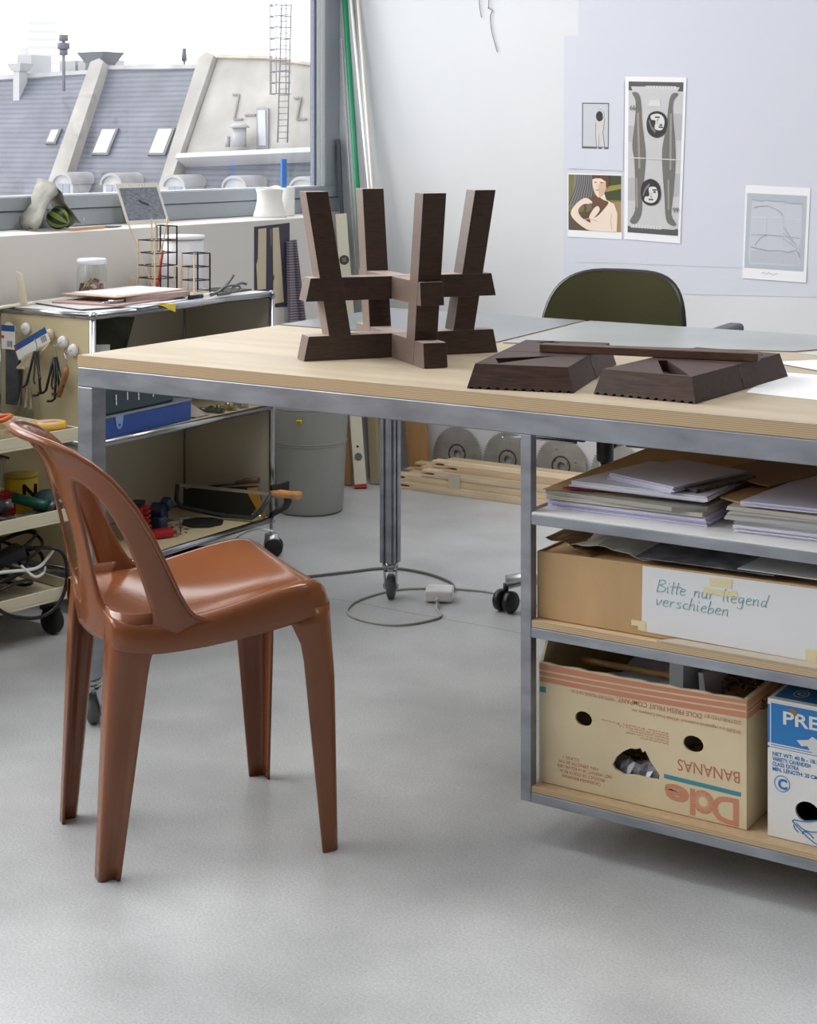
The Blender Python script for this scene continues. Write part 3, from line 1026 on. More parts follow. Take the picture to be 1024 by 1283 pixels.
for x in (GX0, GX1):
    for y in (GY0, GY1):
        b = MB(); b.cyl((x, y, ZB3), (x, y, ZT), .0088, seg=12)
        b.build('post', CHROME, tr)
        b = MB()
        b.cyl((x, y, .06), (x, y, ZB3), .006, seg=8)
        b.lathe([(.005, .02), (.022, .02), (.024, .03), (.02, .062), (.005, .064)], c=(x, y, 0), seg=12)
        w_ = b.build('caster', ALU, tr)
        b = MB()
        for sg in (-1, 1):
            M = Matrix.Translation((x + .008, y, .026)) @ Matrix.Rotation(.6, 4, 'Z') @ Matrix.Translation((0, sg * .014, 0)) @ Matrix.Rotation(math.pi / 2, 4, 'X')
            b.lathe([(.002, -.008), (.02, -.008), (.026, -.005), (.026, .005), (.02, .008), (.002, .008)], M=M, seg=18)
        b.build('twin_wheel', BLACKM, w_)
for z in (ZB3, ZM):
    b = MB(); b.box(GX0 + .006, GX1 - .006, GY0 + .006, GY1 - .006, z - .004, z + .0045)
    b.build('shelf', BEIGEP, tr)
b = MB(); b.box(GX0 + .006, GX1 - .006, GY0 + .006, GY1 - .006, ZT - .004, ZT + .0085)
b.build('top', mat('white_lacquer', (228, 228, 228), 0.3), tr)
PANEL = mat('taupe_panel', (190, 184, 168), 0.5)
for y, z0, z1, m in ((GY0, ZM, ZT, BEIGEP), (GY0, ZB3, ZM, BEIGEP), (GY1, ZM, ZT, PANEL), (GY1, ZB3, ZM, PANEL)):
    b = MB(); b.box(GX0 + .008, GX1 - .008, y - .003, y + .003, z0 + .008, z1 - .008)
    b.build('end_panel', m, tr)
for z0, z1 in ((ZM, ZT), (ZB3, ZM)):
    b = MB(); b.box(GX0 - .003, GX0 + .003, GY0 + .008, GY1 - .008, z0 + .008, z1 - .008)
    b.build('back_panel', PANEL, tr)

ZTOP = ZT + .0095
def ontop(z=0):
    return ZTOP + z
# magnet hooks on the beige end panel and what hangs there
def P_end(px):                                        # panel plane in front of the end panel
    return GY0 - .0035
hooks = [(-3.205, .706, 'magnet hook with a blister card hanging, leftmost on the beige end panel'),
         (-3.143, .708, 'empty white magnet hook, upper left on the beige end panel'),
         (-3.110, .668, 'white magnet hook half hidden by the tilted blister card'),
         (-3.058, .697, 'cream magnet hook holding the smaller bunch of hex keys'),
         (-3.012, .682, 'white magnet hook holding the larger bunch of hex keys'),
         (-2.975, .664, 'white magnet hook holding a wooden handled brush, nearest the chrome post')]
for i, (x, z, lab) in enumerate(hooks):
    y = GY0 - .0034
    h_ = thing('magnet_hook', lab, 'hook', (x, y, z), 0, 'magnet hooks on the trolley end')
    b = MB()
    b.lathe([(.0, .0), (.0155, .0), (.0165, .003), (.015, .008), (.006, .009), (0, .009)], M=Matrix.Translation((x, y, z)) @ Matrix.Rotation(math.pi / 2, 4, 'X'), seg=20)
    b.build('magnet', mat('cream_magnet', (214, 200, 172), .4) if i == 3 else WHITEP, h_)
    b = MB()
    b.tube(spline([(x, y - .009, z), (x - .002, y - .016, z - .001), (x - .005, y - .02, z - .006), (x - .008, y - .026, z - .004), (x - .009, y - .028, z + .004)], 5), .0013, 6)
    b.build('hook', CHROME, h_)

def hexkeys(x, z, k, label):
    y = GY0 - (.048 if k == 4 else .028)
    t = thing('hex_key_set', label, 'hex keys', (x, y, z - .12))
    b = MB(); b.tube(spline([(x - .004, y - .002, z), (x, y - .002, z - .004), (x + .003, y, z - .022), (x, y, z - .034)], 5), .0012, 6)
    b.build('ring', CHROME, t)
    for j in range(k):
        a = -.42 + .84 * j / (k - 1)
        L = (.085, .065, .098, .055, .08, .06)[j]
        yy = y - .006 + .005 * (j % 3)
        p1 = V((x + math.sin(a) * L * .8, yy, z - .038 - math.cos(a) * L))
        sg = 1 if j % 2 else -1
        p2 = p1 + V((sg * .006, -.004, -.006))
        p3 = p1 + V((sg * .016, -.012, -.007))
        b = MB(); b.tube([(x, yy, z - .03), p1] + [p2, p3], .0034 if j % 2 == 0 else .0026, 6)
        b.build('hex_key', BLACK, t)
hexkeys(-3.064, .690, 4, 'smaller bunch of black hex keys hanging from the cream magnet hook')
hexkeys(-3.016, .676, 6, 'larger bunch of black hex keys hanging from the second magnet hook from the post')
t = thing('hand_brush', 'small tool with a worn wooden handle hanging beside the hex keys', 'brush', (-2.975, GY0 - .03, .56))
b = MB(); b.tube([(-2.984, GY0 - .03, .658), (-2.974, GY0 - .03, .640), (-2.975, GY0 - .03, .622)], .0011, 6); b.build('wire_loop', CHROME, t)
b = MB(); b.tube([(-2.975, GY0 - .030, .624), (-2.978, GY0 - .030, .61), (-2.990, GY0 - .032, .575), (-2.999, GY0 - .034, .548)], .006, 10, radii=[.005, .0085, .0075, .006]); b.build('handle', mat('worn_wood_handle', (150, 100, 60), .5, var=.15, scale=40), t)
BLUEH = mat('blue_print', (38, 84, 150), .5)
REDP = mat('red_print', (190, 50, 50), .5)
CLEARP = glass('clear_plastic_film', (.93, .93, .94), .16)
def blister(loc, tilt, label, dark):
    t = thing('blister_pack', label, 'packaging', loc)
    M = Matrix.Translation(loc) @ Matrix.Rotation(tilt, 4, 'Y')
    fr = lambda o: (M @ V(o), M.to_3x3() @ V((1, 0, 0)), M.to_3x3() @ V((0, 0, 1)))
    wd = .048 if dark else .125
    hc_ = .062 if dark else .040
    b = MB()
    b.prism([(0, 0), (wd, 0), (wd, hc_), (0, hc_)], fr((0, 0, 0)), .0008, 0)
    b.prism([(0, hc_ - .016), (wd, hc_ - .016), (wd, hc_), (0, hc_)], fr((0, -.0004, 0)), 0, 1)
    b.prism([(0, .0275), (.01, .0275), (.01, .035), (0, .035)], fr((0, -.0006, 0)), 0, 2)
    for k in range(7):
        x0 = wd - .028 + k * .003
        b.prism([(x0, .006), (x0 + (.0009, .0016)[k % 2], .006), (x0 + (.0009, .0016)[k % 2], .022), (x0, .022)], fr((0, -.0006, 0)), 0, 3)
    b.build('header_card', [WHITEP, BLUEH, REDP, BLACK], t)
    b = MB()
    if dark:
        b.prism([(.002, 0), (wd - .002, 0), (wd - .002, -.145), (.002, -.145)], fr((0, .012, 0)), .012)
        b.build('pouch', mat('smoky_pouch', (72, 76, 84), .3, var=.2, scale=40), t)
    else:
        rows = []
        for k in range(9):
            z = -.0 - .030 * k / 8
            rows.append([M @ V((wd * j / 8 * (1 - .45 * k / 8) + .01 * math.sin(k), -.004 + .004 * math.sin(j * 1.9 + k), z)) for j in range(9)])
        b.grid(rows)
        b.build('pouch', mat('pale_film', (198, 190, 166), .3), t)
blister((-3.203, GY0 - .034, .656), 0, 'blister card with blue header and grey pouch hanging at far left of the end panel', True)
blister((-3.139, GY0 - .036, .631), math.radians(-26), 'tilted packet with blue and white header hanging on the beige end panel', False)
b = MB()
rows = []
for k in range(12):
    t_ = k / 11
    wv = .016 + .05 * t_
    rows.append([V((-3.12 - .01 * t_ + wv * (j / 8 - .5) * 1.4, GY0 - .026 + .006 * math.sin(j * 2.2 + k * .7) * t_, .590 - .155 * t_)) for j in range(9)])
b.grid(rows)
tag(b.build('plastic_bag', glass('crumpled_film', (.86, .86, .85), .22), solid=.0006), 'clear crumpled plastic bag hanging below the tilted packet', 'bag')

# things on the trolley top
t = thing('folded_card', 'folded white card strip standing as an L at the left end of the trolley top', 'card', (-3.24, 3.16, ZTOP))
b = MB(); b.hexa([V(p) for p in ((-3.212, 2.96, ZTOP), (-3.178, 2.95, ZTOP), (-3.225, 3.30, ZTOP), (-3.262, 3.30, ZTOP), (-3.212, 2.96, ZTOP + .004), (-3.178, 2.95, ZTOP + .004), (-3.225, 3.30, ZTOP + .004), (-3.262, 3.30, ZTOP + .004))])
b.build('strip', mat('ivory_card', (226, 216, 198), .7), t)
b = MB(); b.hexa([V(p) for p in ((-3.215, 3.088, ZTOP + .004), (-3.180, 3.080, ZTOP + .004), (-3.181, 3.083, ZTOP + .004), (-3.216, 3.091, ZTOP + .004), (-3.205, 3.062, ZTOP + .092), (-3.172, 3.054, ZTOP + .086), (-3.173, 3.057, ZTOP + .086), (-3.206, 3.065, ZTOP + .092))])
b.build('upright_flap', MATS['ivory_card'], t)

jar = thing('jar', 'glass jar with a white screw lid, half full of pottery shards, on the trolley', 'jar', (-3.195, 3.335, ZTOP))
c = (-3.195, 3.335, ZTOP)
b = MB(); b.lathe([(0, .001), (.036, .001), (.0405, .008), (.0405, .078), (.035, .092), (.035, .100)], c=c)
b.build('glass_body', glass('jar_glass', (.90, .93, .91), .12), jar)
b = MB(); b.lathe([(0, .110), (.036, .110), (.0405, .107), (.0405, .095), (.037, .0945)], c=c)
b.build('lid', mat('white_tin_lid', (226, 230, 236), .3), jar)
b = MB()
rnd = random.Random(3)
for k in range(46):
    a, r = rnd.uniform(0, 6.28), .030 * math.sqrt(rnd.random())
    zz = .008 + .048 * rnd.random() * (1 - r / .06)
    b.rbox((c[0] + r * math.cos(a), c[1] + r * math.sin(a), c[2] + zz), (.018, .012, .006), rnd.uniform(0, 3), rnd.uniform(-1, 1), rnd.uniform(-1, 1), mi=k % 3)
sh = b.build('shards', [mat('shard_brown', (150, 100, 70), .7), mat('shard_pale', (196, 172, 142), .7), mat('shard_rust', (120, 70, 52), .7)], jar)
sh['kind'] = 'stuff'

# papers and folders heaped on the trolley top
def sheet(name, cx, cy, z, wx, wy, rz, th, m, label, cat, bev=0):
    b = MB(); b.rbox((cx, cy, z + th / 2), (wx, wy, th), rz)
    o = b.build(name, m, bevel=bev)
    return tag(o, label, cat)
PINK = mat('pink_card', (176, 146, 138), .7)
sheet('paper_sheet', -3.075, 3.33, ZTOP + .0002, .30, .33, .22, .0022, PAPER2, 'bottom white sheet of the heap on the trolley, poking out to the right', 'paper')
sheet('paper_sheet', -3.065, 3.23, ZTOP + .0026, .26, .26, -.28, .0018, PAPERG, 'grey-white sheet sticking out front left under the pink folders', 'paper')
sheet('folder', -3.060, 3.305, ZTOP + .0046, .215, .31, .10, .004, PINK, 'dusty pink folder second from the top of the trolley heap', 'folder')
sheet('book', -3.045, 3.36, ZTOP + .0089, .16, .225, -.13, .013, mat('pink_white_book', (178, 156, 150), .6), 'thick pale pink bound document under the top folder on the trolley', 'book')
sheet('folder', -3.075, 3.335, ZTOP + .0225, .20, .28, .02, .0025, mat('peach_card', (204, 172, 154), .7), 'peach coloured folder lying on the thick pink document', 'folder')
sheet('paper_sheet', -3.070, 3.345, ZTOP + .0253, .17, .25, -.06, .0015, PAPER, 'topmost blank white sheet of the heap on the trolley', 'paper')
b = MB(); b.hexa([V(p) for p in ((-2.900, 3.285, ZTOP + .0001), (-2.902, 3.345, ZTOP + .0001), (-2.93, 3.345, ZTOP + .0001), (-2.93, 3.285, ZTOP + .0001), (-2.900, 3.285, ZTOP + .00015), (-2.902, 3.345, ZTOP + .00015), (-2.93, 3.345, ZTOP + .00015), (-2.93, 3.285, ZTOP + .00015))])
b.face([(-2.900, 3.285, ZTOP), (-2.902, 3.345, ZTOP), (-2.893, 3.335, ZTOP - .022)])
tag(b.build('sticky_note', mat('yellow_note', (214, 190, 50), .7)), 'yellow sticky note folded over the front edge of the trolley top', 'note')
t = thing('paper_clip', 'small shiny metal clip lying at the left of the pink document', 'clip', (-3.005, 3.19, ZTOP + .009))
b = MB(); b.rbox((-2.985, 3.205, ZTOP + .0135), (.02, .05, .009), .2); b.build('clip_body', CHROME, t, bevel=.003)
b = MB(); b.tube(circle(0, 0, .009, 10) and [(-2.985 + .008 * math.cos(a), 3.17 + .012 * math.sin(a), ZTOP + .0125) for a in [k * .628 for k in range(10)]], .002, 6, closed=True); b.build('clip_loop', CHROME, t)

def frame_model(name, cells, origin, rz, label):
    """open wire model of stacked square cells; black and natural sticks"""
    t = thing(name, label, 'model', origin, rz)
    dark, nat = MB(), MB()
    for (x0, x1, y0, y1, zs, kind) in cells:
        for x in (x0, x1):
            for y in (y0, y1):
                bb = dark if kind == 'd' or (kind == 'm' and x == x1) else nat
                bb.bar((x, y, 0), (x, y, zs[-1]), .0034)
        for z in zs:
            bb = dark if kind in 'dm' else nat
            bb.bar((x0, y0, z), (x1, y0, z), .0030); bb.bar((x0, y1, z), (x1, y1, z), .0030)
            bb = dark if kind == 'd' else nat
            bb.bar((x0, y0, z), (x0, y1, z), .0030); bb.bar((x1, y0, z), (x1, y1, z), .0030)
    if len(nat.bm.verts):
        nat.build('natural_sticks', WOOD, t, world=False)
    if len(dark.bm.verts):
        dark.build('black_sticks', BLACK, t, world=False)
    return t
def lattice(b_, corners, z):
    for p, q in zip(corners, corners[1:] + corners[:1]):
        b_.bar((*p, z), (*q, z), .0028)
def model(label, s_, levels, top, rz, org, low, black_low):
    t = thing('stick_model', label, 'model', org, rz)
    c4 = [(0, 0), (s_, 0), (s_, s_), (0, s_)]
    nat, dark = MB(), MB()
    for p in c4[:2]:
        nat.bar((*p, 0), (*p, levels[-1]), .0034)
    for p in c4[2:]:
        dark.bar((*p, 0), (*p, top), .0034)
    for z in levels:
        lattice(dark, c4, z)
    if top > levels[-1] + .01:
        m_ = [(s_, s_), (0, s_), (.012, s_ - .022), (s_ - .012, s_ - .022)]
        lattice(dark, m_, top)
        for p in m_[2:]:
            dark.bar((*p, 0), (*p, top), .0030)
    l4 = [(-low, -.004), (-.002, -.004), (-.002, s_ * .8), (-low, s_ * .8)]
    for p in l4:
        nat.bar((*p, 0), (*p, black_low), .0030)
    lattice(nat, l4, .003); lattice(nat, l4, black_low - .001); lattice(nat, c4, .004)
    nat.build('natural_sticks', WOOD, t, world=False); dark.build('black_sticks', BLACK, t, world=False)
model('taller open stick model of stacked black and natural square cells, on the trolley', .078, [.042, .078, .114, .150], .190, math.radians(-12), (-3.215, 3.545, ZTOP), .034, .044)
model('shorter open stick model in front of the white tub, on the trolley', .056, [.038, .076, .114], .114, math.radians(-12), (-3.090, 3.590, ZTOP), .030, .077)
for i, (p, q, lab, m) in enumerate((((-3.165, 3.560, 0), (-3.225, 3.510, .205), 'natural wooden stick leaning left in the tall stick model', WOOD), ((-3.175, 3.562, 0), (-3.178, 3.560, .212), 'natural wooden stick standing upright at the front of the tall stick model', WOOD), ((-3.166, 3.572, 0), (-3.170, 3.568, .205), 'second upright natural stick beside the first in the tall model', WOOD), ((-3.180, 3.570, 0), (-3.160, 3.610, .214), 'natural wooden stick leaning right across the tall stick model', WOOD), ((-3.160, 3.562, 0), (-3.152, 3.580, .12), 'thin red stick inside the tall stick model', REDP))):
    b = MB(); b.bar((p[0], p[1], ZTOP + .001), (q[0], q[1], ZTOP + q[2]), .0042)
    tag(b.build('stick', m), lab, 'stick', 'loose sticks at the tall model')
t = thing('storage_tub', 'white tub with a flat lid standing behind the stick models on the trolley', 'tub', (-3.195, 3.715, ZTOP))
b = MB(); b.lathe([(0, .0), (.060, .0), (.062, .004), (.063, .145), (.0, .145)], c=(-3.195, 3.712, ZTOP), seg=36); b.build('body', mat('milky_plastic', (222, 222, 228), .35), t)
b = MB(); b.lathe([(0, .1455), (.066, .1455), (.067, .148), (.066, .156), (0, .157)], c=(-3.195, 3.712, ZTOP), seg=36); b.build('lid', WHITEP, t)
t = thing('locking_pliers', 'steel locking pliers lying open at the right end of the trolley top', 'pliers', (-2.96, 3.66, ZTOP))
PLM = mat('dull_tool_steel', (108, 112, 112), .35, metal=.8)
b = MB()
b.tube(spline([(-2.938, 3.535, ZTOP + .007), (-2.955, 3.59, ZTOP + .010), (-2.965, 3.63, ZTOP + .022), (-2.965, 3.665, ZTOP + .052)], 6), .005, 8); b.build('jaw_arm', PLM, t)
b = MB(); b.tube(spline([(-2.935, 3.56, ZTOP + .006), (-2.93, 3.61, ZTOP + .008), (-2.945, 3.64, ZTOP + .018), (-2.95, 3.68, ZTOP + .028), (-2.945, 3.70, ZTOP + .024)], 6), .0045, 8); b.build('lever', PLM, t)
b = MB(); b.tube([V((-2.948, 3.63, ZTOP + .016)) + V((.004, .042 * math.cos(k * .52), .010 * math.sin(k * .52))) for k in range(12)], .0032, 6, closed=True); b.build('spring_loop', PLM, t)
b = MB(); b.cyl((-2.945, 3.45, ZTOP + .006), (-2.94, 3.50, ZTOP + .006), .006, seg=10)
tag(b.build('pen', BLACK), 'short black pen cap lying in front of the sticks on the trolley top', 'pen')
b = MB(); b.cyl((-2.94, 3.505, ZTOP + .005), (-2.985, 3.60, ZTOP + .005), .0042, seg=8)
tag(b.build('pen', WHITEP), 'white marker lying between the black pen cap and the pliers', 'pen')
b = MB(); b.rbox((-3.04, 3.72, ZTOP + .002), (.12, .10, .0035), .1)
tag(b.build('dark_card', mat('dark_brown_card', (70, 62, 56), .7)), 'small dark card lying under the shorter stick model', 'card')

# inside the trolley
t = thing('picture_stack', 'dark photograph print leaning inside the upper bay of the trolley', 'picture', (-3.05, 3.12, ZM + .005))
b = MB(); b.hexa([V(p) for p in ((-3.10, 3.10, ZM + .134), (-2.975, 3.20, ZM + .134), (-2.977, 3.203, ZM + .134), (-3.102, 3.103, ZM + .134), (-3.12, 3.11, ZT - .02), (-2.955, 3.245, ZT - .02), (-2.957, 3.248, ZT - .02), (-3.122, 3.113, ZT - .02))])
b.build('print', mat('dark_foliage_print', (28, 30, 24), .35, var=.5, scale=14, rgb2=(74, 80, 58)), t)
for (x, y, z, w_, h_, lab) in ((-2.985, 3.085, .585, .055, .075, 'small white card standing in front of the dark photograph, left one'), (-2.965, 3.125, .60, .05, .085, 'small white card standing in front of the dark photograph, right one')):
    b = MB(); b.rbox((x, y, ZM + .132 + .055), (w_, .0015, .11), math.radians(40), math.radians(-4))
    tag(b.build('card', PAPER), lab, 'card', 'white cards in the trolley')
t = thing('document_box', 'blue plastic document box with a grey lid on the middle shelf of the trolley', 'box', (-2.99, 3.27, ZM + .006))
M = Matrix.Translation((-3.018, 3.268, ZM + .0055)) @ Matrix.Rotation(math.radians(3), 4, 'Z')
b = MB(); b.hexa([M @ V(p) for p in ((-.085, -.175, 0), (.085, -.175, 0), (.085, .185, 0), (-.085, .185, 0), (-.085, -.175, .052), (.085, -.175, .052), (.085, .185, .052), (-.085, .185, .052))])
b.build('body', mat('royal_blue_plastic', (14, 66, 148), .42), t, bevel=.003)
b = MB(); b.hexa([M @ V(p) for p in ((-.086, -.176, .0522), (.0865, -.176, .0522), (.0865, .186, .0522), (-.086, .186, .0522), (-.086, -.176, .057), (.0865, -.176, .057), (.0865, .186, .057), (-.086, .186, .057))])
b.build('lid', mat('grey_lid', (128, 136, 146), .4), t, bevel=.001)
b = MB(); b.prism([(-.016, 0), (.016, 0), (.012, -.026), (.005, -.034), (-.005, -.034), (-.012, -.026)], (M @ V((.0868, -.118, .054)), M.to_3x3() @ V((0, 1, 0)), (0, 0, 1)), .0008)
b.build('tab', mat('pale_blue_tab', (128, 156, 200), .4), t)
b = MB(); b.cyl(M @ V((.0868, -.118, .030)), M @ V((.0885, -.118, .030)), .004, seg=12); b.build('stud', mat('stud_blue', (60, 96, 170), .3), t)
t = thing('tool_case', 'dark teal plastic case with white lettering lying on the blue document box', 'case', (-3.0, 3.24, ZM + .064))
b = MB(); b.hexa([M @ V(p) for p in ((-.08, -.17, .0575), (.078, -.17, .0575), (.078, .12, .0575), (-.08, .12, .0575), (-.075, -.165, .125), (.072, -.165, .125), (.072, .115, .125), (-.075, .115, .125))])
b.build('case_body', mat('dark_teal_plastic', (18, 44, 54), .3), t, bevel=.006)
b = MB()
fr = (M @ V((.0775, -.10, .073)), M.to_3x3() @ V((0, 1, 0)), (0, 0, 1))
for k, (x, y, l) in enumerate(((0, .03, .03), (0, .018, .022), (.045, .036, .02), (.045, .026, .03), (.09, .03, .026), (.09, .02, .016), (.15, .032, .02), (.15, .02, .03))):
    b.prism([(x, y), (x + .004, y), (x + .004, y + l * .5), (x, y + l * .5)], (M @ V((.0778, -.12, .062)), M.to_3x3() @ V((0, 1, 0)), V((-.045, 0, 1)).normalized()), .0004)
b.build('lettering', WHITEP, t)
rnd = random.Random(5)
t = thing('parts_bag', 'clear bag of small fittings beside the blue box on the middle shelf', 'bag', (-2.99, 3.52, ZM + .006))
b = MB()
rows = [[V((-3.04 + .09 * j / 8, 3.475 + .07 * k / 7, ZM + .006 + .03 * math.sin(math.pi * j / 8) * math.sin(math.pi * k / 7) + .004 * rnd.random())) for j in range(9)] for k in range(8)]
b.grid(rows); b.build('film', mat('misty_film', (168, 160, 152), .3), t)
for k, lab in enumerate(('steel clamp screw lying right of the parts bag, nearest the front rail', 'yellowish tube clamp lying behind the clamp screw on the middle shelf', 'small steel bracket at the right end of the middle shelf')):
    b = MB()
    y = 3.565 + k * .055
    b.bar((-3.02 + .01 * k, y, ZM + .012), (-2.94, y + .03, ZM + .012), .012, .012)
    b.cyl((-2.945, y + .01, ZM + .012), (-2.945, y + .01, ZM + .030), .006, seg=10)
    b.cyl((-2.99, y - .012, ZM + .016), (-2.99, y + .035, ZM + .016), .005, seg=8)
    tag(b.build('clamp_piece', [PLM, mat('olive_tool', (150, 146, 104), .5), ALU][k]), lab, 'clamp')

# bottom shelf: saws, clamps, disc
ZS = ZB3 + .0055
t = thing('hacksaw', 'bow saw with a honey coloured wooden handle lying on the bottom shelf of the trolley', 'saw', (-3.03, 3.69, ZS))
b = MB(); b.tube([(-3.160, 3.652, ZS + .090), (-3.163, 3.650, ZS + .045), (-3.150, 3.652, ZS + .026), (-3.02, 3.684, ZS + .010), (-2.930, 3.704, ZS + .010), (-2.908, 3.716, ZS + .028), (-2.884, 3.738, ZS + .076)], .007, 6); b.build('bow', mat('dark_grey_saw', (66, 68, 70), .45, metal=.3), t)
b = MB(); b.bar((-3.155, 3.655, ZS + .088), (-2.886, 3.738, ZS + .078), .003, .009); b.build('blade', ALU, t)
b = MB(); b.tube([(-2.889, 3.737, ZS + .077), (-2.876, 3.770, ZS + .074), (-2.868, 3.815, ZS + .064), (-2.864, 3.845, ZS + .058)], .011, 14, radii=[.0095, .0120, .0110, .0125]); b.build('handle', mat('honey_wood_handle', (200, 142, 76), .4, var=.08, scale=30), t)
t = thing('panel_saw', 'dark hand saw with a mustard yellow grip plate and black handle behind the bow saw', 'saw', (-3.06, 3.72, ZS))
PS = V((.975, .22, 0)).normalized()
b = MB(); b.prism([(0, .012), (.215, .0), (.25, .05), (.24, .092), (0, .066)], ((-3.170, 3.688, ZS + .003), PS, (0, 0, 1)), .0025); b.build('saw_plate', mat('blackened_steel', (56, 54, 52), .5, metal=.2), t)
b = MB(); b.prism([(-.022, .084), (.010, .088), (.020, .05), (.036, .004), (.026, .0), (.0, .036), (-.020, .066)], ((-2.945, 3.7365, ZS + .003), PS, (0, 0, 1)), .0025); b.build('grip_plate', mat('mustard_plate', (196, 146, 52), .5), t)
b = MB(); b.prism([(.0, .004), (.055, .020), (.070, .040), (.060, .075), (.062, .100), (.0, .094), (.0, .080), (.040, .082), (.046, .060), (.050, .040), (.040, .030), (.004, .018)], ((-2.893, 3.752, ZS + .003), V((.30, .954, 0)).normalized(), (0, 0, 1)), .010); b.build('handle', BLACK, t)
b = MB(); b.tube([(-3.15, 3.692, ZS + .070), (-3.0, 3.722, ZS + .098)], .004, 6); b.build('spine', BLACK, t)
b = MB(); b.tube([(-3.0, 3.722, ZS + .099), (-2.965, 3.735, ZS + .108), (-2.934, 3.744, ZS + .112)], .008, 10, radii=[.006, .0085, .009]); b.build('wooden_grip', mat('dark_wood_handle', (92, 62, 42), .5), t)
b = MB(); b.prism([(.062 * math.cos(k * math.pi / 4 + .2), .062 * math.sin(k * math.pi / 4 + .2)) for k in range(8)], ((-3.035, 3.615, ZS + .0035), (1, 0, 0), (0, 1, 0)), .003)
tag(b.build('octagon_plate', mat('charcoal_plate', (38, 36, 34), .6)), 'flat black octagonal plate lying on the bottom shelf of the trolley', 'plate')
t = thing('spring_clamp', 'red plastic clamp lying on the bottom shelf of the trolley', 'clamp', (-3.05, 3.39, ZS))
REDT = mat('red_tool_plastic', (168, 30, 34), .4)
b = MB(); b.rbox((-3.06, 3.375, ZS + .060), (.03, .035, .075), .5, .15); 
for k in range(5):
    b.rbox((-3.045, 3.385, ZS + .035 + k * .013), (.026, .036, .006), .5)
b.build('ribbed_body', REDT, t, bevel=.003)
b = MB(); b.rbox((-3.02, 3.415, ZS + .012), (.035, .075, .022), -.5); b.build('red_jaw', REDT, t, bevel=.006)
b = MB(); b.rbox((-3.05, 3.36, ZS + .10), (.03, .05, .012), .5); b.build('black_cap', BLACK, t)
t = thing('bench_vice', 'dark blue clamp with steel screw lying right of the red clamp', 'clamp', (-3.05, 3.47, ZS))
NAVY = mat('navy_tool', (28, 42, 72), .45)
b = MB(); b.rbox((-3.07, 3.465, ZS + .05), (.045, .05, .05), .4, .3); b.rbox((-3.06, 3.49, ZS + .075), (.03, .03, .03), .2, .5); b.rbox((-3.05, 3.45, ZS + .025), (.03, .04, .045), .1); b.build('casting', NAVY, t, bevel=.006)
b = MB(); b.tube([(-3.06, 3.47, ZS + .03), (-3.01, 3.53, ZS + .035)], .004, 8); b.tube([(-3.02, 3.50, ZS + .055), (-3.0, 3.48, ZS + .005)], .0022, 6); b.build('screw', PLM, t)
b = MB()
for k in range(60):
    a = rnd.uniform(0, 6.28); r = rnd.random() ** .7 * .07
    b.rbox((-3.06 + r * math.cos(a), 3.47 + 1.3 * r * math.sin(a), ZS + .0015), (.012 * rnd.random() + .004, .008, .002), rnd.uniform(0, 3))
o = b.build('sawdust', mat('sawdust_flakes', (150, 128, 98), .9)); o['kind'] = 'stuff'; tag(o, 'patch of sawdust and shavings on the bottom shelf around the red clamp', 'sawdust')
b = MB()
b.tube(spline([(-2.898, 3.765, ZB3 - .03), (-2.925, 3.72, .085), (-2.945, 3.66, .07), (-2.985, 3.645, .02), (-3.01, 3.64, .004), (-3.10, 3.62, .004)], 8), .0035, 8)
tag(b.build('white_cable', WHITEP), 'white cable dropping from the front of the trolley bottom shelf to the floor', 'cable')
b = MB()
for k in range(4):
    b.tube([(-3.06 + .10 * math.cos(a) + .01 * k, 3.56 + .13 * math.sin(a), .006 + .006 * k) for a in [j * 6.283 / 30 for j in range(30)]], .004, 6, closed=True)
tag(b.build('black_cable', BLACK), 'coil of black cable on the floor under the trolley', 'cable')

# ---------------------------------------------------------------- cream tool cart
CA_ = math.radians(-8)
def cw(x, y, z):                                      # cart local: x outwards (towards the room), y along the front
    o = V((-2.843, 2.926, 0))
    ex, ey = V((math.cos(CA_), math.sin(CA_), 0)), V((-math.sin(CA_), math.cos(CA_), 0))
    return o + ex * x + ey * y + V((0, 0, z))
cart = thing('tool_cart', 'cream metal three-tier tool cart on black casters left of the workbench', 'cart', cw(-.2, -.45, 0))
def cbox(b, x0, x1, y0, y1, z0, z1, mi=0):
    b.hexa([cw(x0, y0, z0), cw(x1, y0, z0), cw(x1, y1, z0), cw(x0, y1, z0), cw(x0, y0, z1), cw(x1, y0, z1), cw(x1, y1, z1), cw(x0, y1, z1)], mi)
CL, CD = .78, .36
CZ = (.090, .276, .466)
for z in CZ:
    b = MB()
    cbox(b, -CD, 0, -CL, 0, z, z + .006)
    cbox(b, -.004, 0, -CL, 0, z + .006, z + .032)
    cbox(b, -CD, -CD + .004, -CL, 0, z + .006, z + .032)
    cbox(b, -CD + .004, -.004, -.004, 0, z + .006, z + .032)
    cbox(b, -CD + .004, -.004, -CL, -CL + .004, z + .006, z + .032)
    b.build('tray', CREAM, cart, bevel=.0015)
b = MB(); cbox(b, -CD - .003, -CD - .0005, -CL, 0, .096, .60); b.build('back_panel', PANEL, cart)
for x, y in ((-CD + .004, -.03), (-CD + .004, -CL + .004)):
    b = MB(); cbox(b, x, x + .026, y, y + .026, .0985, .60)
    b.build('post', CREAM, cart)
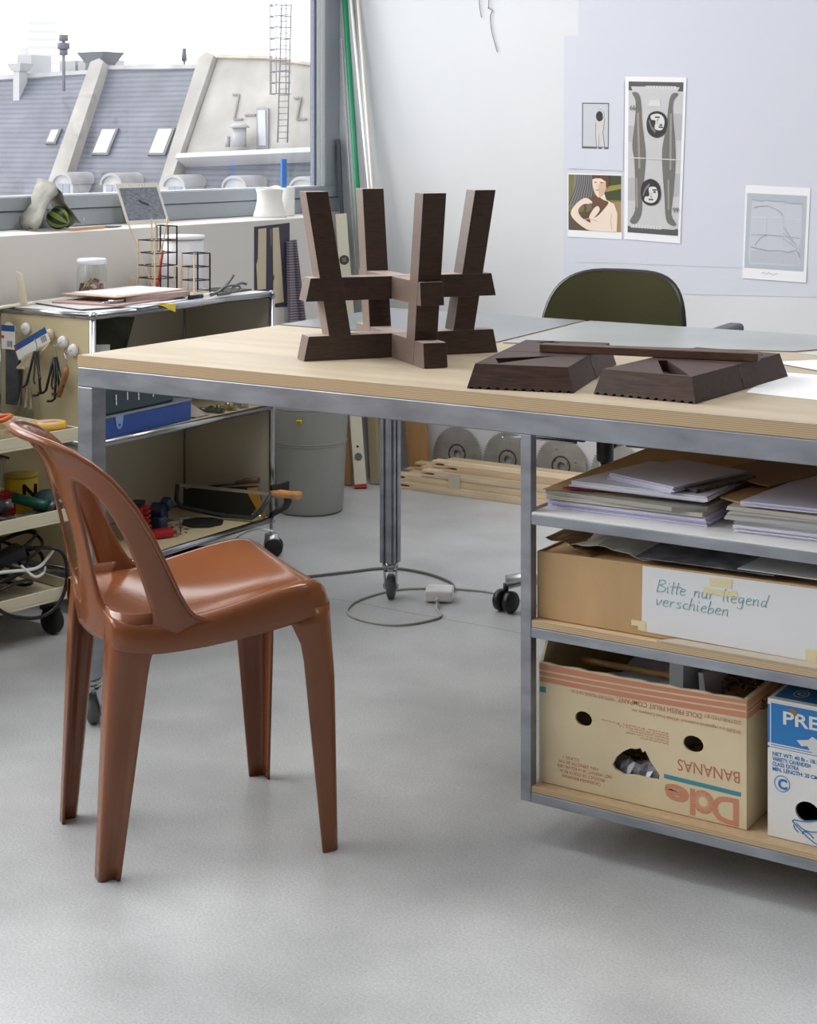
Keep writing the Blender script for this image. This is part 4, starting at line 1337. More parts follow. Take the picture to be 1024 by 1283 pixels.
for x, y in ((-.06, -.05), (-CD + .05, -.05), (-.06, -CL + .06), (-CD + .05, -CL + .06)):
    p = cw(x, y, 0)
    b = MB(); b.cyl((p.x, p.y, .06), (p.x, p.y, .0895), .02, seg=12); b.rbox((p.x + .012, p.y, .045), (.03, .03, .035)); c_ = b.build('caster', BLACK, cart)
    b = MB(); b.lathe([(.003, -.012), (.026, -.012), (.032, -.008), (.032, .008), (.026, .012), (.003, .012)], M=Matrix.Translation((p.x + .015, p.y, .032)) @ Matrix.Rotation(math.pi / 2, 4, 'X') , seg=18); b.build('wheel', BLACKM, c_)

def clo(x, y, tier, dz=0):
    return cw(x, y, CZ[tier] + .0065 + dz)
# top tray: tape, clips, scissors box
t = thing('tape_roll', 'roll of yellow masking tape on the top tray of the cream cart', 'tape', clo(-.045, -.055, 2, .018))
p = clo(-.05, -.055, 2, .018)
b = MB(); b.lathe([(.030, 0), (.042, 0), (.042, .022), (.030, .022), (.030, 0)], c=p, seg=36); b.build('tape', mat('yellow_tape', (216, 166, 56), .55), t)
b = MB(); b.lathe([(.0, .0222), (.0295, .0222), (.0295, .001), (.027, .001), (.027, .0205), (0, .0205)], c=p, seg=36)
for k in range(3):
    b.face([p + V((-.006 + .004 * k, -.018, .0226)), p + V((-.003 + .004 * k, -.018, .0226)), p + V((.006 + .004 * k, .018, .0226)), p + V((.003 + .004 * k, .018, .0226))], 1)
b.build('core_label', [mat('tape_label', (206, 190, 170), .5), REDP], t)
b = MB(); cbox(b, -.11, -.008, -.13, -.012, CZ[2] + .007, CZ[2] + .0235)
tag(b.build('tool_tray', BLACK, bevel=.003), 'flat black box under the yellow tape roll', 'box')
t = thing('scissors_box', 'cardboard fruit tray with printed sides at the left of the cart top tray', 'box', clo(-.06, -.28, 2))
b = MB()
cbox(b, -.13, -.008, -.36, -.165, CZ[2] + .007, CZ[2] + .010)
cbox(b, -.011, -.008, -.36, -.165, CZ[2] + .010, CZ[2] + .052)
cbox(b, -.13, -.011, -.168, -.165, CZ[2] + .010, CZ[2] + .052)
cbox(b, -.13, -.127, -.36, -.168, CZ[2] + .010, CZ[2] + .052)
b.build('tray_body', mat('printed_tray', (196, 176, 110), .6, var=.2, scale=40, rgb2=(206, 190, 160)), t)
t = thing('scissors', 'orange handled scissors lying in the printed fruit tray', 'scissors', clo(-.06, -.22, 2, .05))
ORG = mat('orange_plastic', (206, 96, 40), .4)
for k, (dy, a) in enumerate(((-.03, .2), (.02, -.4))):
    c0 = clo(-.05 - .02 * k, -.205 + dy, 2, .060)
    b = MB(); b.tube([c0 + V((.018 * math.cos(j * .63 + a), .030 * math.sin(j * .63), .006 * math.sin(j * .63))) for j in range(10)], .006, 8, closed=True); b.build('handle', ORG, t)
b = MB(); b.bar(clo(-.06, -.235, 2, .055), clo(-.09, -.33, 2, .03), .014, .003); b.build('blade', ALU, t)
for k, (y, m, lab) in enumerate(((-.135, CHROME, 'steel bulldog clip standing on the cart tray left of the tape'), (-.158, BLACK, 'black bulldog clip standing on the cart tray beside the printed tray'))):
    t = thing('bulldog_clip', lab, 'clip', clo(-.03, y, 2, .001))
    b = MB(); p0 = clo(-.03, y, 2, .001)
    b.hexa([p0 + V(q) for q in ((-.014, -.018, 0), (.014, -.018, 0), (.014, .018, 0), (-.014, .018, 0), (-.002, -.018, .022), (.002, -.018, .022), (.002, .018, .022), (-.002, .018, .022))]); b.build('jaw', m, t)
    for sg in (-1, 1):
        b = MB(); b.prism([(-.008, .02), (.008, .02), (.006, .05), (0, .056), (-.006, .05)], (p0 + V((sg * .003, 0, 0)), V((0, 1, 0)), V((sg * .15, 0, 1)).normalized()), .0012, holes=[circle(0, .044, .004, 8)]); b.build('lever', m, t)

# middle tray
t = thing('torch', 'green hand torch lying on the middle tray of the cart', 'torch', clo(-.06, -.16, 1, .02))
GRN = mat('bottle_green_plastic', (20, 84, 70), .35)
b = MB(); b.tube([clo(-.095, -.125, 1, .052), clo(-.045, -.085, 1, .036), clo(-.030, -.070, 1, .031)], .014, 14, radii=[.0125, .0125, .0135]); b.build('barrel', GRN, t)
b = MB(); b.tube([clo(-.0295, -.0695, 1, .031), clo(-.020, -.060, 1, .028)], .016, 14, radii=[.0165, .013]); b.build('tip', PLM, t)
b = MB(); cbox(b, -.15, -.112, -.150, -.105, CZ[1] + .007, CZ[1] + .066); cbox(b, -.1115, -.1112, -.132, -.112, CZ[1] + .030, CZ[1] + .052, 1)
tag(b.build('red_box', [mat('red_carton', (176, 34, 34), .5), WHITEP], bevel=.001), 'small red carton with a white label standing behind the green torch', 'box')
b = MB(); cbox(b, -.085, -.02, -.165, -.075, CZ[1] + .007, CZ[1] + .0205); 
tag(b.build('battery_pack', mat('silver_foil_pack', (120, 116, 108), .35, var=.4, scale=60)), 'flat silvery pack lying under the green torch', 'packet')
t = thing('paint_tin', 'yellow tin with black lettering on the middle cart tray', 'tin', clo(-.17, -.075, 1))
p = clo(-.165, -.052, 1)
b = MB(); b.lathe([(0, 0), (.04, 0), (.041, .003), (.041, .082), (.0, .083)], c=p); b.text('N', (p + V((.0413 * .75, -.0413 * .66, .035)), V((.66, .75, 0)), (0, 0, 1)), .05, 1, bold=.002); b.build('can', [mat('yellow_tin', (210, 180, 40), .4), BLACK], t)
b = MB(); b.lathe([(0, .0835), (.038, .0835), (.042, .0845), (.042, .089), (0, .089)], c=p); b.build('lid', mat('tin_lid', (190, 168, 60), .4), t)
b = MB(); b.lathe([(0, 0), (.028, 0), (.034, .02), (.032, .045), (.018, .058), (0, .06)], c=clo(-.075, -.042, 1))
tag(b.build('ball', mat('petrol_blue_rubber', (44, 74, 84), .6)), 'rounded petrol blue lump right of the green torch', 'ball')
b = MB(); b.tube(spline([clo(-.22, -.24, 1, .05), clo(-.21, -.18, 1, .085), clo(-.212, -.13, 1, .100), clo(-.225, -.06, 1, .118)], 6), .006, 8)
tag(b.build('hose', mat('pale_grey_hose', (176, 172, 160), .5)), 'pale grey hose end lying across the middle cart tray', 'hose')
b = MB(); b.bar(clo(-.27, -.12, 1, .145), clo(-.255, -.03, 1, .115), .03, .006)
tag(b.build('file', mat('blue_black_file', (28, 34, 62), .4)), 'dark blue flat bar leaning at the back of the middle cart tray', 'file')
t = thing('power_drill', 'black power tool at the left end of the middle cart tray', 'drill', clo(-.07, -.30, 1))
b = MB(); b.tube([clo(-.085, -.30, 1, .04), clo(-.055, -.22, 1, .045), clo(-.045, -.19, 1, .05)], .024, 12, radii=[.028, .026, .02]); b.build('motor_body', BLACK, t)
b = MB(); b.tube([clo(-.065, -.25, 1, .03), clo(-.03, -.20, 1, .0185), clo(-.025, -.172, 1, .0185)], .011, 10); b.build('grip', BLACK, t)
b = MB(); b.cyl(clo(-.045, -.1895, 1, .05), clo(-.038, -.172, 1, .052), .014, .009, seg=12); b.build('chuck', PLM, t)
b = MB(); cbox(b, -.05, -.012, -.040, -.010, CZ[1] + .007, CZ[1] + .045)
tag(b.build('small_carton', mat('grey_label_carton', (142, 140, 132), .6, var=.3, scale=90), bevel=.001), 'small grey carton at the right end of the middle cart tray', 'box')
b = MB()
for k in range(3):
    b.tube(spline([clo(-.21 + .02 * k, -.20, 1, .03), clo(-.19, -.17 + .012 * k, 1, .11 - .02 * k), clo(-.16, -.16, 1, .10 - .03 * k), clo(-.14, -.165, 1, .03)], 6), .004, 6)
tag(b.build('looped_wire', BLACK), 'black looped wire at the left of the red carton', 'cable')

# bottom tray: heap of cables
rnd = random.Random(11)
for k in range(20):
    pts = []
    cx_, cy_ = -.17 + rnd.uniform(-.08, .08), -.22 + rnd.uniform(-.16, .13)
    rr = rnd.uniform(.05, .115)
    n_ = 14
    for j in range(n_):
        a = j * 6.283 / n_ * rnd.uniform(.97, 1.03)
        pts.append(clo(max(-.33, min(-.02, cx_ + rr * math.cos(a) * .8)), min(-.02, cy_ + rr * math.sin(a) * 1.2), 0, .010 + k * .0045 + .018 * math.sin(a * 2 + k) + .02))
    b = MB(); b.tube(spline(pts, 4, True), .0042, 6, closed=True)
    where = ('deepest in', 'low in', 'left in', 'wide across', 'in the middle of', 'coiled at the back of', 'small and tight in', 'near the top of', 'second highest in', 'half buried in', 'flattened in', 'curling right in', 'pressed against the back of', 'hanging left over', 'thick and low in', 'slanting across', 'standing upright in', 'doubled up in', 'sagging to the right of', 'topmost of')[k]
    tag(b.build('black_cable', BLACK), 'loop of black cable ' + where + ' the heap on the bottom cart tray', 'cable', 'black cables on the bottom cart tray')
b = MB(); b.tube(spline([clo(-.05, -.33, 0, .075), clo(-.03, -.22, 0, .085), clo(-.03, -.11, 0, .075), clo(-.06, -.05, 0, .085), clo(-.08, -.015, 0, .10)], 8), .0042, 8)
tag(b.build('white_cable', WHITEP), 'white cable lying across the top of the black cable heap', 'cable')
b = MB(); b.tube(spline([clo(-.03, -.15, 0, .09), clo(-.02, -.12, 0, .06), clo(-.04, -.08, 0, .055), clo(-.07, -.05, 0, .06)], 8), .0035, 8)
tag(b.build('white_cable', WHITEP), 'shorter white cable end below the long white one on the cart', 'cable')
b = MB(); b.tube(spline([clo(.008, -.33, 0, .035), clo(.012, -.29, 0, .045), clo(.01, -.27, 0, .03), clo(.008, -.30, 0, .015), clo(.008, -.34, 0, .012)], 6), .003, 6)
tag(b.build('knotted_string', WHITEP), 'white knotted cord hanging over the lip of the bottom cart tray', 'cord')
b = MB(); b.tube(spline([clo(-.05, -.10, 0, .12), clo(-.012, -.05, 0, .11), clo(.003, -.04, 0, .06), clo(.008, -.06, 0, .0), clo(.01, -.12, 0, -.03), clo(.006, -.20, 0, -.012), clo(.003, -.26, 0, .03), clo(-.03, -.28, 0, .06)], 8), .0045, 8)
tag(b.build('black_cable', BLACK), 'black cable drooping in a loop below the bottom cart tray', 'cable')
for k, (x, y, rz, lab) in enumerate(((-.10, -.30, .4, 'black power adapter tilted at the left of the cable heap'), (-.10, -.15, -.3, 'black power adapter in the middle of the cable heap'))):
    b = MB(); b.rbox(clo(x, y, 0, .095), (.05, .10, .03), rz, .3)
    tag(b.build('power_adapter', mat('charcoal_plastic', (48, 48, 52), .45), bevel=.005), lab, 'adapter')

# ---------------------------------------------------------------- waste bin
bin_ = thing('waste_bin', 'round grey plastic waste bin with a small yellow price sticker, by the trolley', 'bin', (-3.175, 4.325, 0))
GB = mat('grey_bin_plastic', (146, 147, 142), .45, var=.03, scale=6)
c = (-3.172, 4.318, 0)
b = MB(); b.lathe([(0, .002), (.100, .002), (.104, .004), (.106, .010), (.1095, .08), (.113, .15), (.1170, .225), (.1200, .28), (.1232, .332), (.1232, .345), (.119, .345), (.1085, .15), (.100, .014), (0, .012)], c=c, seg=48)
for z, r_ in ((.222, .1168), (.229, .1172), (.340, .1235)):
    b.tube([(c[0] + r_ * math.cos(k * .131), c[1] + r_ * math.sin(k * .131), z) for k in range(48)], .0022, 6, closed=True)
b.build('body', GB, bin_)
an = math.atan2(-c[1], -c[0]) - .30
b = MB()
rows = []
for z in (.298, .312):
    rows.append([V((c[0] + .1238 * math.cos(an + q), c[1] + .1238 * math.sin(an + q), z)) for q in (-.075, -.04, 0, .04, .075)])
b.grid(rows)
for q in (-.05, -.03, .0, .02, .045):
    b.face([V((c[0] + .1243 * math.cos(an + q + d), c[1] + .1243 * math.sin(an + q + d), z)) for d, z in ((-.007, .302), (.005, .302), (.005, .308), (-.007, .308))], 1)
b.build('price_sticker', [mat('yellow_sticker', (222, 196, 40), .5), BLACK], bin_, solid=.0003)

# ---------------------------------------------------------------- on the window ledge
ZL = .9408
t = thing('paper_tent', 'grey folded cloth tent leaning on the window ledge over a striped green fruit', 'tent', (-3.42, 3.40, ZL))
CLOTH = mat('stiff_grey_cloth', (132, 130, 122), .8, var=.12, scale=14, bump=.15, bscale=60)
rd = random.Random(2)
b = MB()
rows = []
ridge = [(-3.365, 3.372, 1.062), (-3.40, 3.388, 1.074), (-3.44, 3.405, 1.080), (-3.49, 3.425, 1.088)]
for i, (x, y, z) in enumerate(ridge):
    row = []
    for k in range(9):
        s = k / 8
        row.append(V((x + .008 * math.sin(k * 1.3 + i), y - .085 * s ** 1.15 + .006 * math.sin(k * 2 + i * 1.7) + (.012 if k == 8 else 0), z - (z - ZL - .002 - (.012 if i == 1 else 0)) * s)))
    rows.append(row)
b.grid(rows)
b.build('flap', CLOTH, t, solid=.0025)
b = MB()
rows = []
for i, (x, y, z) in enumerate(ridge):
    row = []
    for k in range(9):
        s = k / 8
        row.append(V((x + .005 * math.sin(k * 1.1 + i), y + .092 * s + .004 * math.sin(k * 1.6 + i), z - (z - ZL - .018 + .017 * (i > 1)) * s ** .95)))
    rows.append(row)
b.grid(rows)
b.build('flap', CLOTH, t, solid=.0025)
b = MB()
c = V((-3.405, 3.418, ZL + .0345))
R = Matrix.Translation(c) @ Matrix.Rotation(math.radians(-60), 4, 'Y') @ Matrix.Rotation(.3, 4, 'X')
N = 28
for i in range(10):
    t0, t1 = math.pi * i / 10, math.pi * (i + 1) / 10
    for k in range(N):
        a0, a1 = 2 * math.pi * k / N, 2 * math.pi * (k + 1) / N
        q = [R @ V((.034 * math.sin(tt) * math.cos(aa), .034 * math.sin(tt) * math.sin(aa), .034 * math.cos(tt))) for tt, aa in ((t0, a0), (t1, a0), (t1, a1), (t0, a1))]
        if i == 0:
            q = [q[0], q[1], q[2]]
        elif i == 9:
            q = [q[0], q[1], q[3]]
        b.face(q, k % 4 // 2, True)
tag(b.build('striped_fruit', [mat('dark_green_skin', (38, 58, 34), .4), mat('light_green_skin', (132, 156, 74), .4)], merge=True), 'round green striped fruit sheltered under the grey cloth tent', 'fruit')

t = thing('photo_print', 'grey photograph with a pale border and punched holes leaning on the window ledge', 'picture', (-3.44, 3.84, ZL))
dz = V((-.058, .009, .122)); ez = dz.normalized(); ey = V((0, 1, 0)); L = .137
fr = (V((-3.442, 3.747, ZL + .0005)), ey, ez)
b = MB(); b.prism([(0, 0), (.193, 0), (.193, L), (0, L)], fr, .0015, holes=[circle(x, L - .008, .0030, 8) for x in (.036, .048, .060, .106, .118, .130)])
b.build('border_card', mat('ivory_border', (214, 212, 202), .6), t)
b = MB()
o = V(fr[0]) + ey.cross(ez) * .0006
b.prism([(.010, .012), (.181, .012), (.181, L - .016), (.010, L - .016)], (o, ey, ez), .0003, 0)
o2 = o + ey.cross(ez) * .0004
b.prism([(.078, .078), (.084, .082), (.095, .075), (.118, .067), (.124, .062), (.120, .058), (.098, .063), (.084, .070)], (o2, ey, ez), .0002, 1)
b.build('photograph', [mat('grey_photo', (112, 117, 128), .4, var=.18, scale=60, stretch=(1, 1, 3)), mat('dark_mark', (58, 60, 70), .5)], t)
b = MB(); b.bar((-3.318, 3.375, ZL + .004), (-3.335, 3.532, ZL + .004), .007, .007)
tag(b.build('pencil', mat('pencil_wood', (200, 158, 100), .5)), 'flat pencil of pale wood lying on the ledge right of the cloth tent', 'pencil')
t = thing('map_pin', 'tiny white headed pin standing on the ledge beside the pencil', 'pin', (-3.42, 3.537, ZL))
b = MB(); b.cyl((-3.42, 3.537, ZL + .0004), (-3.42, 3.537, ZL + .024), .0005, seg=6); b.build('needle', ALU, t)
b = MB(); b.lathe([(0, -.002), (.0015, -.0015), (.002, 0), (.0015, .0015), (0, .002)], c=(-3.42, 3.537, ZL + .0255), seg=10); b.build('head', WHITEP, t)
b = MB(); b.rbox((-3.38, 3.60, ZL + .002), (.05, .06, .003), .2)
tag(b.build('dark_note', mat('dark_note', (90, 92, 98), .6)), 'small dark card lying on the ledge between pencil and photograph', 'card')

t = thing('vase', 'white waisted ceramic vase with a notched rim on the window ledge', 'vase', (-3.40, 4.391, ZL))
CER = mat('white_ceramic', (232, 231, 228), .45)
rows = []
for k in range(14):
    z = .096 * k / 13
    r = interp([(0, .064), (.012, .061), (.03, .054), (.055, .048), (.075, .047), (.096, .052)], z)
    row = []
    for j in range(32):
        a = 2 * math.pi * j / 32
        zz = z + (.010 * max(0, math.cos(a - 1.7)) ** 3 - .008 * max(0, math.cos(a - .9)) ** 6) * (k / 13) ** 3
        row.append(V((-3.395 + r * .82 * math.cos(a), 4.391 + r * math.sin(a), ZL + .0005 + zz)))
    rows.append(row)
b = MB(); b.grid(rows, wrap=True); b.bm.faces.new([b.bm.verts.new(p) for p in rows[0][::-1]])
b.build('body', CER, t, solid=.003, soff=-1)
t = thing('beaker', 'white straight sided beaker on the window ledge right of the vase', 'cup', (-3.42, 4.512, ZL))
c = (-3.42, 4.512, ZL + .0005)
b = MB(); b.lathe([(0, 0), (.030, 0), (.031, .003), (.031, .097), (.0285, .097), (.0285, .004), (0, .004)], c=c); b.build('body', CER, t)
t = thing('blue_brush', 'blue ribbed plastic strip standing in the white beaker against the window', 'brush', (-3.425, 4.51, ZL + .005))
BLP = mat('bright_blue_plastic', (70, 140, 226), .35)
b = MB(); b.box(-3.430, -3.424, 4.497, 4.524, ZL + .006, ZL + .195); b.build('strip', BLP, t, bevel=.001)
b = MB()
for k in range(16):
    b.box(-3.4238, -3.4222, 4.498, 4.523, ZL + .105 + k * .0055, ZL + .108 + k * .0055)
b.build('ribs', BLP, t)

# ---------------------------------------------------------------- hung and leaning by the parapet and corner
t = thing('poster', 'dark violet print with two long cream bands hanging on the parapet right of the trolley', 'poster', (-3.299, 4.28, .655))
b = MB()
fy = ((-3.2985, 4.186, .648), (0, 1, 0), (0, 0, 1))
b.prism([(0, .01), (.188, 0), (.188, .278), (0, .272)], fy, .001, 0)
o = (-3.2982, 4.186, .648)
fy2 = (o, (0, 1, 0), (0, 0, 1))
b.prism([(.016, .068), (.060, .068), (.062, .266), (.020, .264), (.018, .17), (.010, .15)], fy2, .0002, 1)
b.prism([(.100, .016), (.156, .018), (.128, .266), (.096, .264)], fy2, .0002, 1)
b.prism([(.082, .262), (.090, .262), (.089, .20), (.086, .21)], fy2, .0002, 2)
b.prism([(.098, .094), (.104, .094), (.104, .112), (.099, .108)], fy2, .0002, 2)
b.build('sheet', [mat('violet_ink', (62, 58, 76), .6), mat('cream_band', (208, 194, 164), .6), mat('buff_ink', (150, 120, 110), .6)], t)
b = MB()
RIB = bands('ribbed_violet', (92, 84, 104), (150, 144, 152), 'Z', .0085, rough=.6, width=.5)
b.hexa([V(p) for p in ((-3.205, 4.275, .016), (-3.150, 4.375, .016), (-3.19, 4.385, .016), (-3.23, 4.29, .016), (-3.285, 4.352, .864), (-3.278, 4.385, .870), (-3.290, 4.388, .870), (-3.296, 4.352, .864))])
for k in range(50):
    z = .60 + k * .0054
    s = z / .87
    y0 = 4.375 + (4.385 - 4.375) * s
    x0 = -3.15 + (-3.278 + 3.15) * s
    b.rbox((x0 - .004, y0 - .010, z), (.012, .05 * (1.25 - s), .0024), .1, 0, .15)
tag(b.build('ribbed_board', RIB), 'violet grey ribbed board tapering upward, leaning on the parapet beside the poster', 'board')

def lean(name, p0, p1, w, h, m, label, cat, up=(0, 1, 0), extra=None, group=None):
    b = MB(); b.bar(p0, p1, w, h, up)
    o = b.build(name, m, bevel=.001)
    tag(o, label, cat, group)
    return o
# green and white poles standing in the corner
b = MB(); b.cyl((-3.262, 4.835, .001), (-3.492, 4.945, 1.90), .0105, seg=14)
tag(b.build('pole', mat('green_pole', (22, 128, 88), .4)), 'tall green pole leaning in the far left corner by the window', 'pole')
for k, (p, q, r, m, lab) in enumerate((((-3.150, 4.80, .001), (-3.472, 4.945, 1.90), .0055, WHITEP, 'thin white rod leaning in the corner just right of the green pole'),
                                       ((-3.125, 4.752, .001), (-3.440, 4.950, 1.90), .0060, mat('ivory_rod', (220, 216, 204), .5), 'ivory rod leaning farthest right of the poles in the corner'),
                                       ((-3.20, 4.86, .001), (-3.460, 4.963, 1.90), .0045, mat('pale_grey_rod', (196, 198, 202), .5), 'thin pale grey rod leaning between the white and ivory rods'))):
    b = MB(); b.cyl(p, q, r, seg=10)
    tag(b.build('rod', m), lab, 'rod', 'thin rods in the corner')
lean('metal_profile', (-3.40, 4.90, .001), (-3.507, 4.945, 1.205), .030, .012, mat('dark_zinc', (92, 98, 104), .4, metal=.6), 'dark grey flat metal profile leaning in the corner, shorter than the poles', 'profile', (1, .5, 0))
lean('metal_strip', (-3.30, 4.845, .001), (-3.494, 4.950, 1.57), .016, .006, ALU, 'narrow aluminium strip leaning in the corner left of the green pole', 'strip', (1, .5, 0))
lv = thing('spirit_level', 'pale spirit level with a round dial and red foot leaning in the corner', 'spirit level', (-3.225, 4.68, 0))
LP0, LP1 = V((-3.228, 4.685, .012)), V((-3.462, 4.900, .932))
LD = (LP1 - LP0).normalized()
LVM = mat('pale_level_enamel', (214, 210, 190), .4)
side = V((.84, .543, 0)); side = (side - LD * side.dot(LD)).normalized()
nrm = side.cross(LD).normalized()
if nrm.dot(V((.543, -.84, 0))) < 0:
    nrm = -nrm
b = MB()
q = [LP0 + side * a + nrm * c_ for a, c_ in ((-.021, -.012), (.021, -.012), (.021, .012), (-.021, .012))]
q2 = [p + (LP1 - LP0) for p in q]
b.hexa(q + q2); b.build('body', LVM, lv, bevel=.003)
b = MB(); q0 = [p - LD * .011 for p in q]; b.hexa(q0 + [p - LD * .0005 for p in q]); b.build('red_foot', mat('red_foot', (176, 44, 34), .5), lv)
def disc(c, r, th, m, name, parent):
    b = MB(); b.cyl(c, c + nrm * th, r, seg=22); return b.build(name, m, parent)
dc = LP0 + LD * (.80 * (LP1 - LP0).length + .02) + nrm * .0121
d_ = disc(dc, .0175, .002, BLACK, 'dial', lv)
b = MB(); b.prism([(-.008, -.008), (.008, -.008), (.008, .008), (-.008, .008)], (dc + nrm * .0026, side, LD), .0003); b.build('dial_window', GREYRUB, d_)
dc = LP0 + LD * .095 + nrm * .0121
disc(dc, .013, .003, PLM, 'vial_screw', lv); disc(dc + LD * .035, .004, .002, BLACK, 'vial_hole', lv)
disc(LP0 + LD * .66 + nrm * .0121, .004, .001, mat('level_mark', (130, 126, 112), .5), 'bolt', lv)
lean('wood_plank', (-3.295, 4.700, .001), (-3.405, 4.775, .58), .045, .014, WOODM, 'narrow brown plank standing between the waste bin and the spirit level', 'plank')
lean('wood_plank', (-3.222, 4.772, .001), (-3.312, 4.858, .58), .035, .02, mat('olive_plank', (168, 158, 124), .55), 'olive-grey plank just right of the spirit level, behind the table leg', 'plank')
lean('wood_plank', (-3.215, 4.868, .001), (-3.272, 4.948, .56), .05, .016, mat('dusty_plank', (160, 128, 92), .55), 'brown plank showing right of the profiled table leg', 'plank')
lean('wood_plank', (-3.125, 4.905, .03), (-3.205, 4.952, .55), .085, .018, WOODM, 'wide light brown board leaning on the far wall, rightmost of the planks', 'plank', (0, 1, 0))

# ---------------------------------------------------------------- saw blades and battens along the far wall
BLADE = mat('saw_blade_steel', (176, 175, 172), .38, metal=.55, var=.12, scale=8)
b = MB()
teeth = []
NT = 60
for k in range(NT):
    a = 2 * math.pi * k / NT
    a2 = a + 2 * math.pi / NT * .35
    a3 = a + 2 * math.pi / NT * .9
    teeth += [(.0925 * math.cos(a), .0925 * math.sin(a)), (.0985 * math.cos(a2), .0985 * math.sin(a2)), (.0915 * math.cos(a3), .0915 * math.sin(a3))]
holes = [circle(0, 0, .015, 20)] + [circle(.028 * math.cos(a), .028 * math.sin(a), .0035, 8) for a in (.5, 2.6, 4.7)] + [circle(.058 * math.cos(a), .058 * math.sin(a), .003, 8) for a in (.9, 2.5, 4.1, 5.7)]
for i, (bx, by, lab) in enumerate(((-3.003, 4.957, 'toothed circular saw blade leaning on the far wall, leftmost of the row'), (-2.800, 4.958, 'circular saw blade on the far wall, second from the left of the row'), (-2.593, 4.957, 'circular saw blade on the far wall, just right of the steel shelf post'), (-2.385, 4.958, 'circular saw blade on the far wall, rightmost, behind the office chair column'))):
    r = thing('saw_blade', lab, 'saw blade', (bx, by, .0985), 0, 'circular saw blades along the far wall')
    tilt = math.radians(3)
    M = Matrix.Rotation(-tilt, 4, 'X') @ Matrix.Rotation(i * 1.1, 4, 'Y')
    b = MB(); b.prism(teeth, (M @ V((0, -.0012, 0)), M.to_3x3() @ V((1, 0, 0)), M.to_3x3() @ V((0, 0, 1))), .0024, holes=holes)
    d = b.build('disc', BLADE, r, world=False)
    b = MB(); b.prism(circle(0, 0, .036, 32), (M @ V((0, -.0016, 0)), M.to_3x3() @ V((1, 0, 0)), M.to_3x3() @ V((0, 0, 1))), .0003, holes=[circle(0, 0, .030, 24)])
    b.build('clamp_ring', mat('blade_dark_ring', (92, 88, 84), .4, metal=.6), r, world=False)
WOODB = mat('pale_beech_pinkish', (216, 188, 156), 0.5, var=0.06, scale=6, stretch=(0.6, 8, 8)); WOODC = mat('pale_beech_dull', (204, 180, 146), 0.5, var=0.06, scale=6, stretch=(0.6, 8, 8))
bt = [(-3.125, 4.781, 0), (-3.10, 4.827, 0), (-3.14, 4.873, 0), (-3.150, 4.783, .0245), (-3.118, 4.829, .0245), (-3.16, 4.876, .0245), (-3.03, 4.787, .049), (-3.065, 4.835, .049), (-3.12, 4.881, .049), (-3.02, 4.835, .0735), (-2.945, 4.80, .0735), (-2.99, 4.882, .0735)]
bl_ = ['bottom row, front', 'bottom row, middle', 'bottom row, back', 'second row, front', 'second row, middle', 'second row, back', 'third row, front', 'third row, middle', 'third row, back', 'top row, middle, with two slots at its end', 'top row, front, palest of the stack', 'top row, back, nearest the saw blades']
for kb_, ((x, y, z), pl_) in enumerate(zip(bt, bl_)):
    b = MB()
    y += (-.004, .0, .0, .004, 0, 0, -.002, 0, 0, 0, -.006, 0)[kb_]
    ln = .95
    b.prism([(0, .0), (ln, 0), (ln, .0238), (0, .0238), (0, .0155), (.05, .0145), (.05, .009), (0, .008)], ((x, y - .021, z + .0006), (1, 0, 0), (0, 0, 1)), .042)
    o = b.build('batten', (WOOD, WOODB, WOODC)[kb_ % 3], bevel=.0035)
    tag(o, 'slotted wood batten by the far wall, ' + pl_, 'batten', 'wood battens stacked by the far wall')
b = MB()
b.box(-2.915, -2.872, 4.7565, 4.7590, .0008, .074); b.box(-2.915, -2.872, 4.7565, 4.80, .0735, .0742) if False else None
tag(b.build('tape_band', mat('beige_tape', (206, 196, 172), .45)), 'strip of beige masking tape wrapped round the batten bundle', 'tape')
b = MB(); b.rbox((-3.13, 4.752, .004), (.045, .03, .006), .4); 
tag(b.build('tape_scrap', mat('pale_tape_scrap', (206, 208, 192), .5), bevel=.002), 'crumpled pale tape scrap on the floor at the left end of the batten stack', 'scrap')

# ---------------------------------------------------------------- office chair behind the table
oc = thing('office_chair', 'office chair with a moss green upholstered back behind the worktable', 'chair', (-1.86, 3.76, 0))
GREEN = mat('moss_green_velvet', (48, 47, 24), .9, var=.06, scale=300, sheen=.03, spec=.2)
def sup(a, e):
    return math.copysign(abs(math.cos(a)) ** e, math.cos(a)), math.copysign(abs(math.sin(a)) ** e, math.sin(a))
bx, bz, byy = -1.897, .672, 3.95
b = MB()
rows = []
for k in range(9):
    s = 1 - k / 8.5 if k < 8 else 0.02
    dep = .030 * (1 - (1 - k / 8) ** 2.6)
    row = []
    for j in range(48):
        cx_, cz_ = sup(2 * math.pi * j / 48, .55)
        wtop = 1.0 - .10 * max(0, cz_)
        X, Z = .206 * cx_ * s * wtop, .176 * cz_ * s
        row.append(V((bx + X, byy - dep - .05 * (X / .2) ** 2 + .03 * (Z / .17), bz + Z)))
    rows.append(row)
b.grid(rows, wrap=True)
b.build('back_cushion', GREEN, oc)
b = MB()
rows = []
for k, (s, dy) in enumerate(((1.0, -.001), (1.032, .004), (1.036, .014), (1.0, .026), (.8, .034), (.4, .036), (.02, .036))):
    row = []
    for j in range(48):
        cx_, cz_ = sup(2 * math.pi * j / 48, .55)
        wtop = 1.0 - .10 * max(0, cz_)
        X, Z = .206 * cx_ * s * wtop, .176 * cz_ * s
        row.append(V((bx + X, byy + dy - .05 * (X / .2) ** 2 + .03 * (Z / .17), bz + Z)))
    rows.append(row)
b.grid(rows, wrap=True)
b.build('back_shell', BLACK, oc)
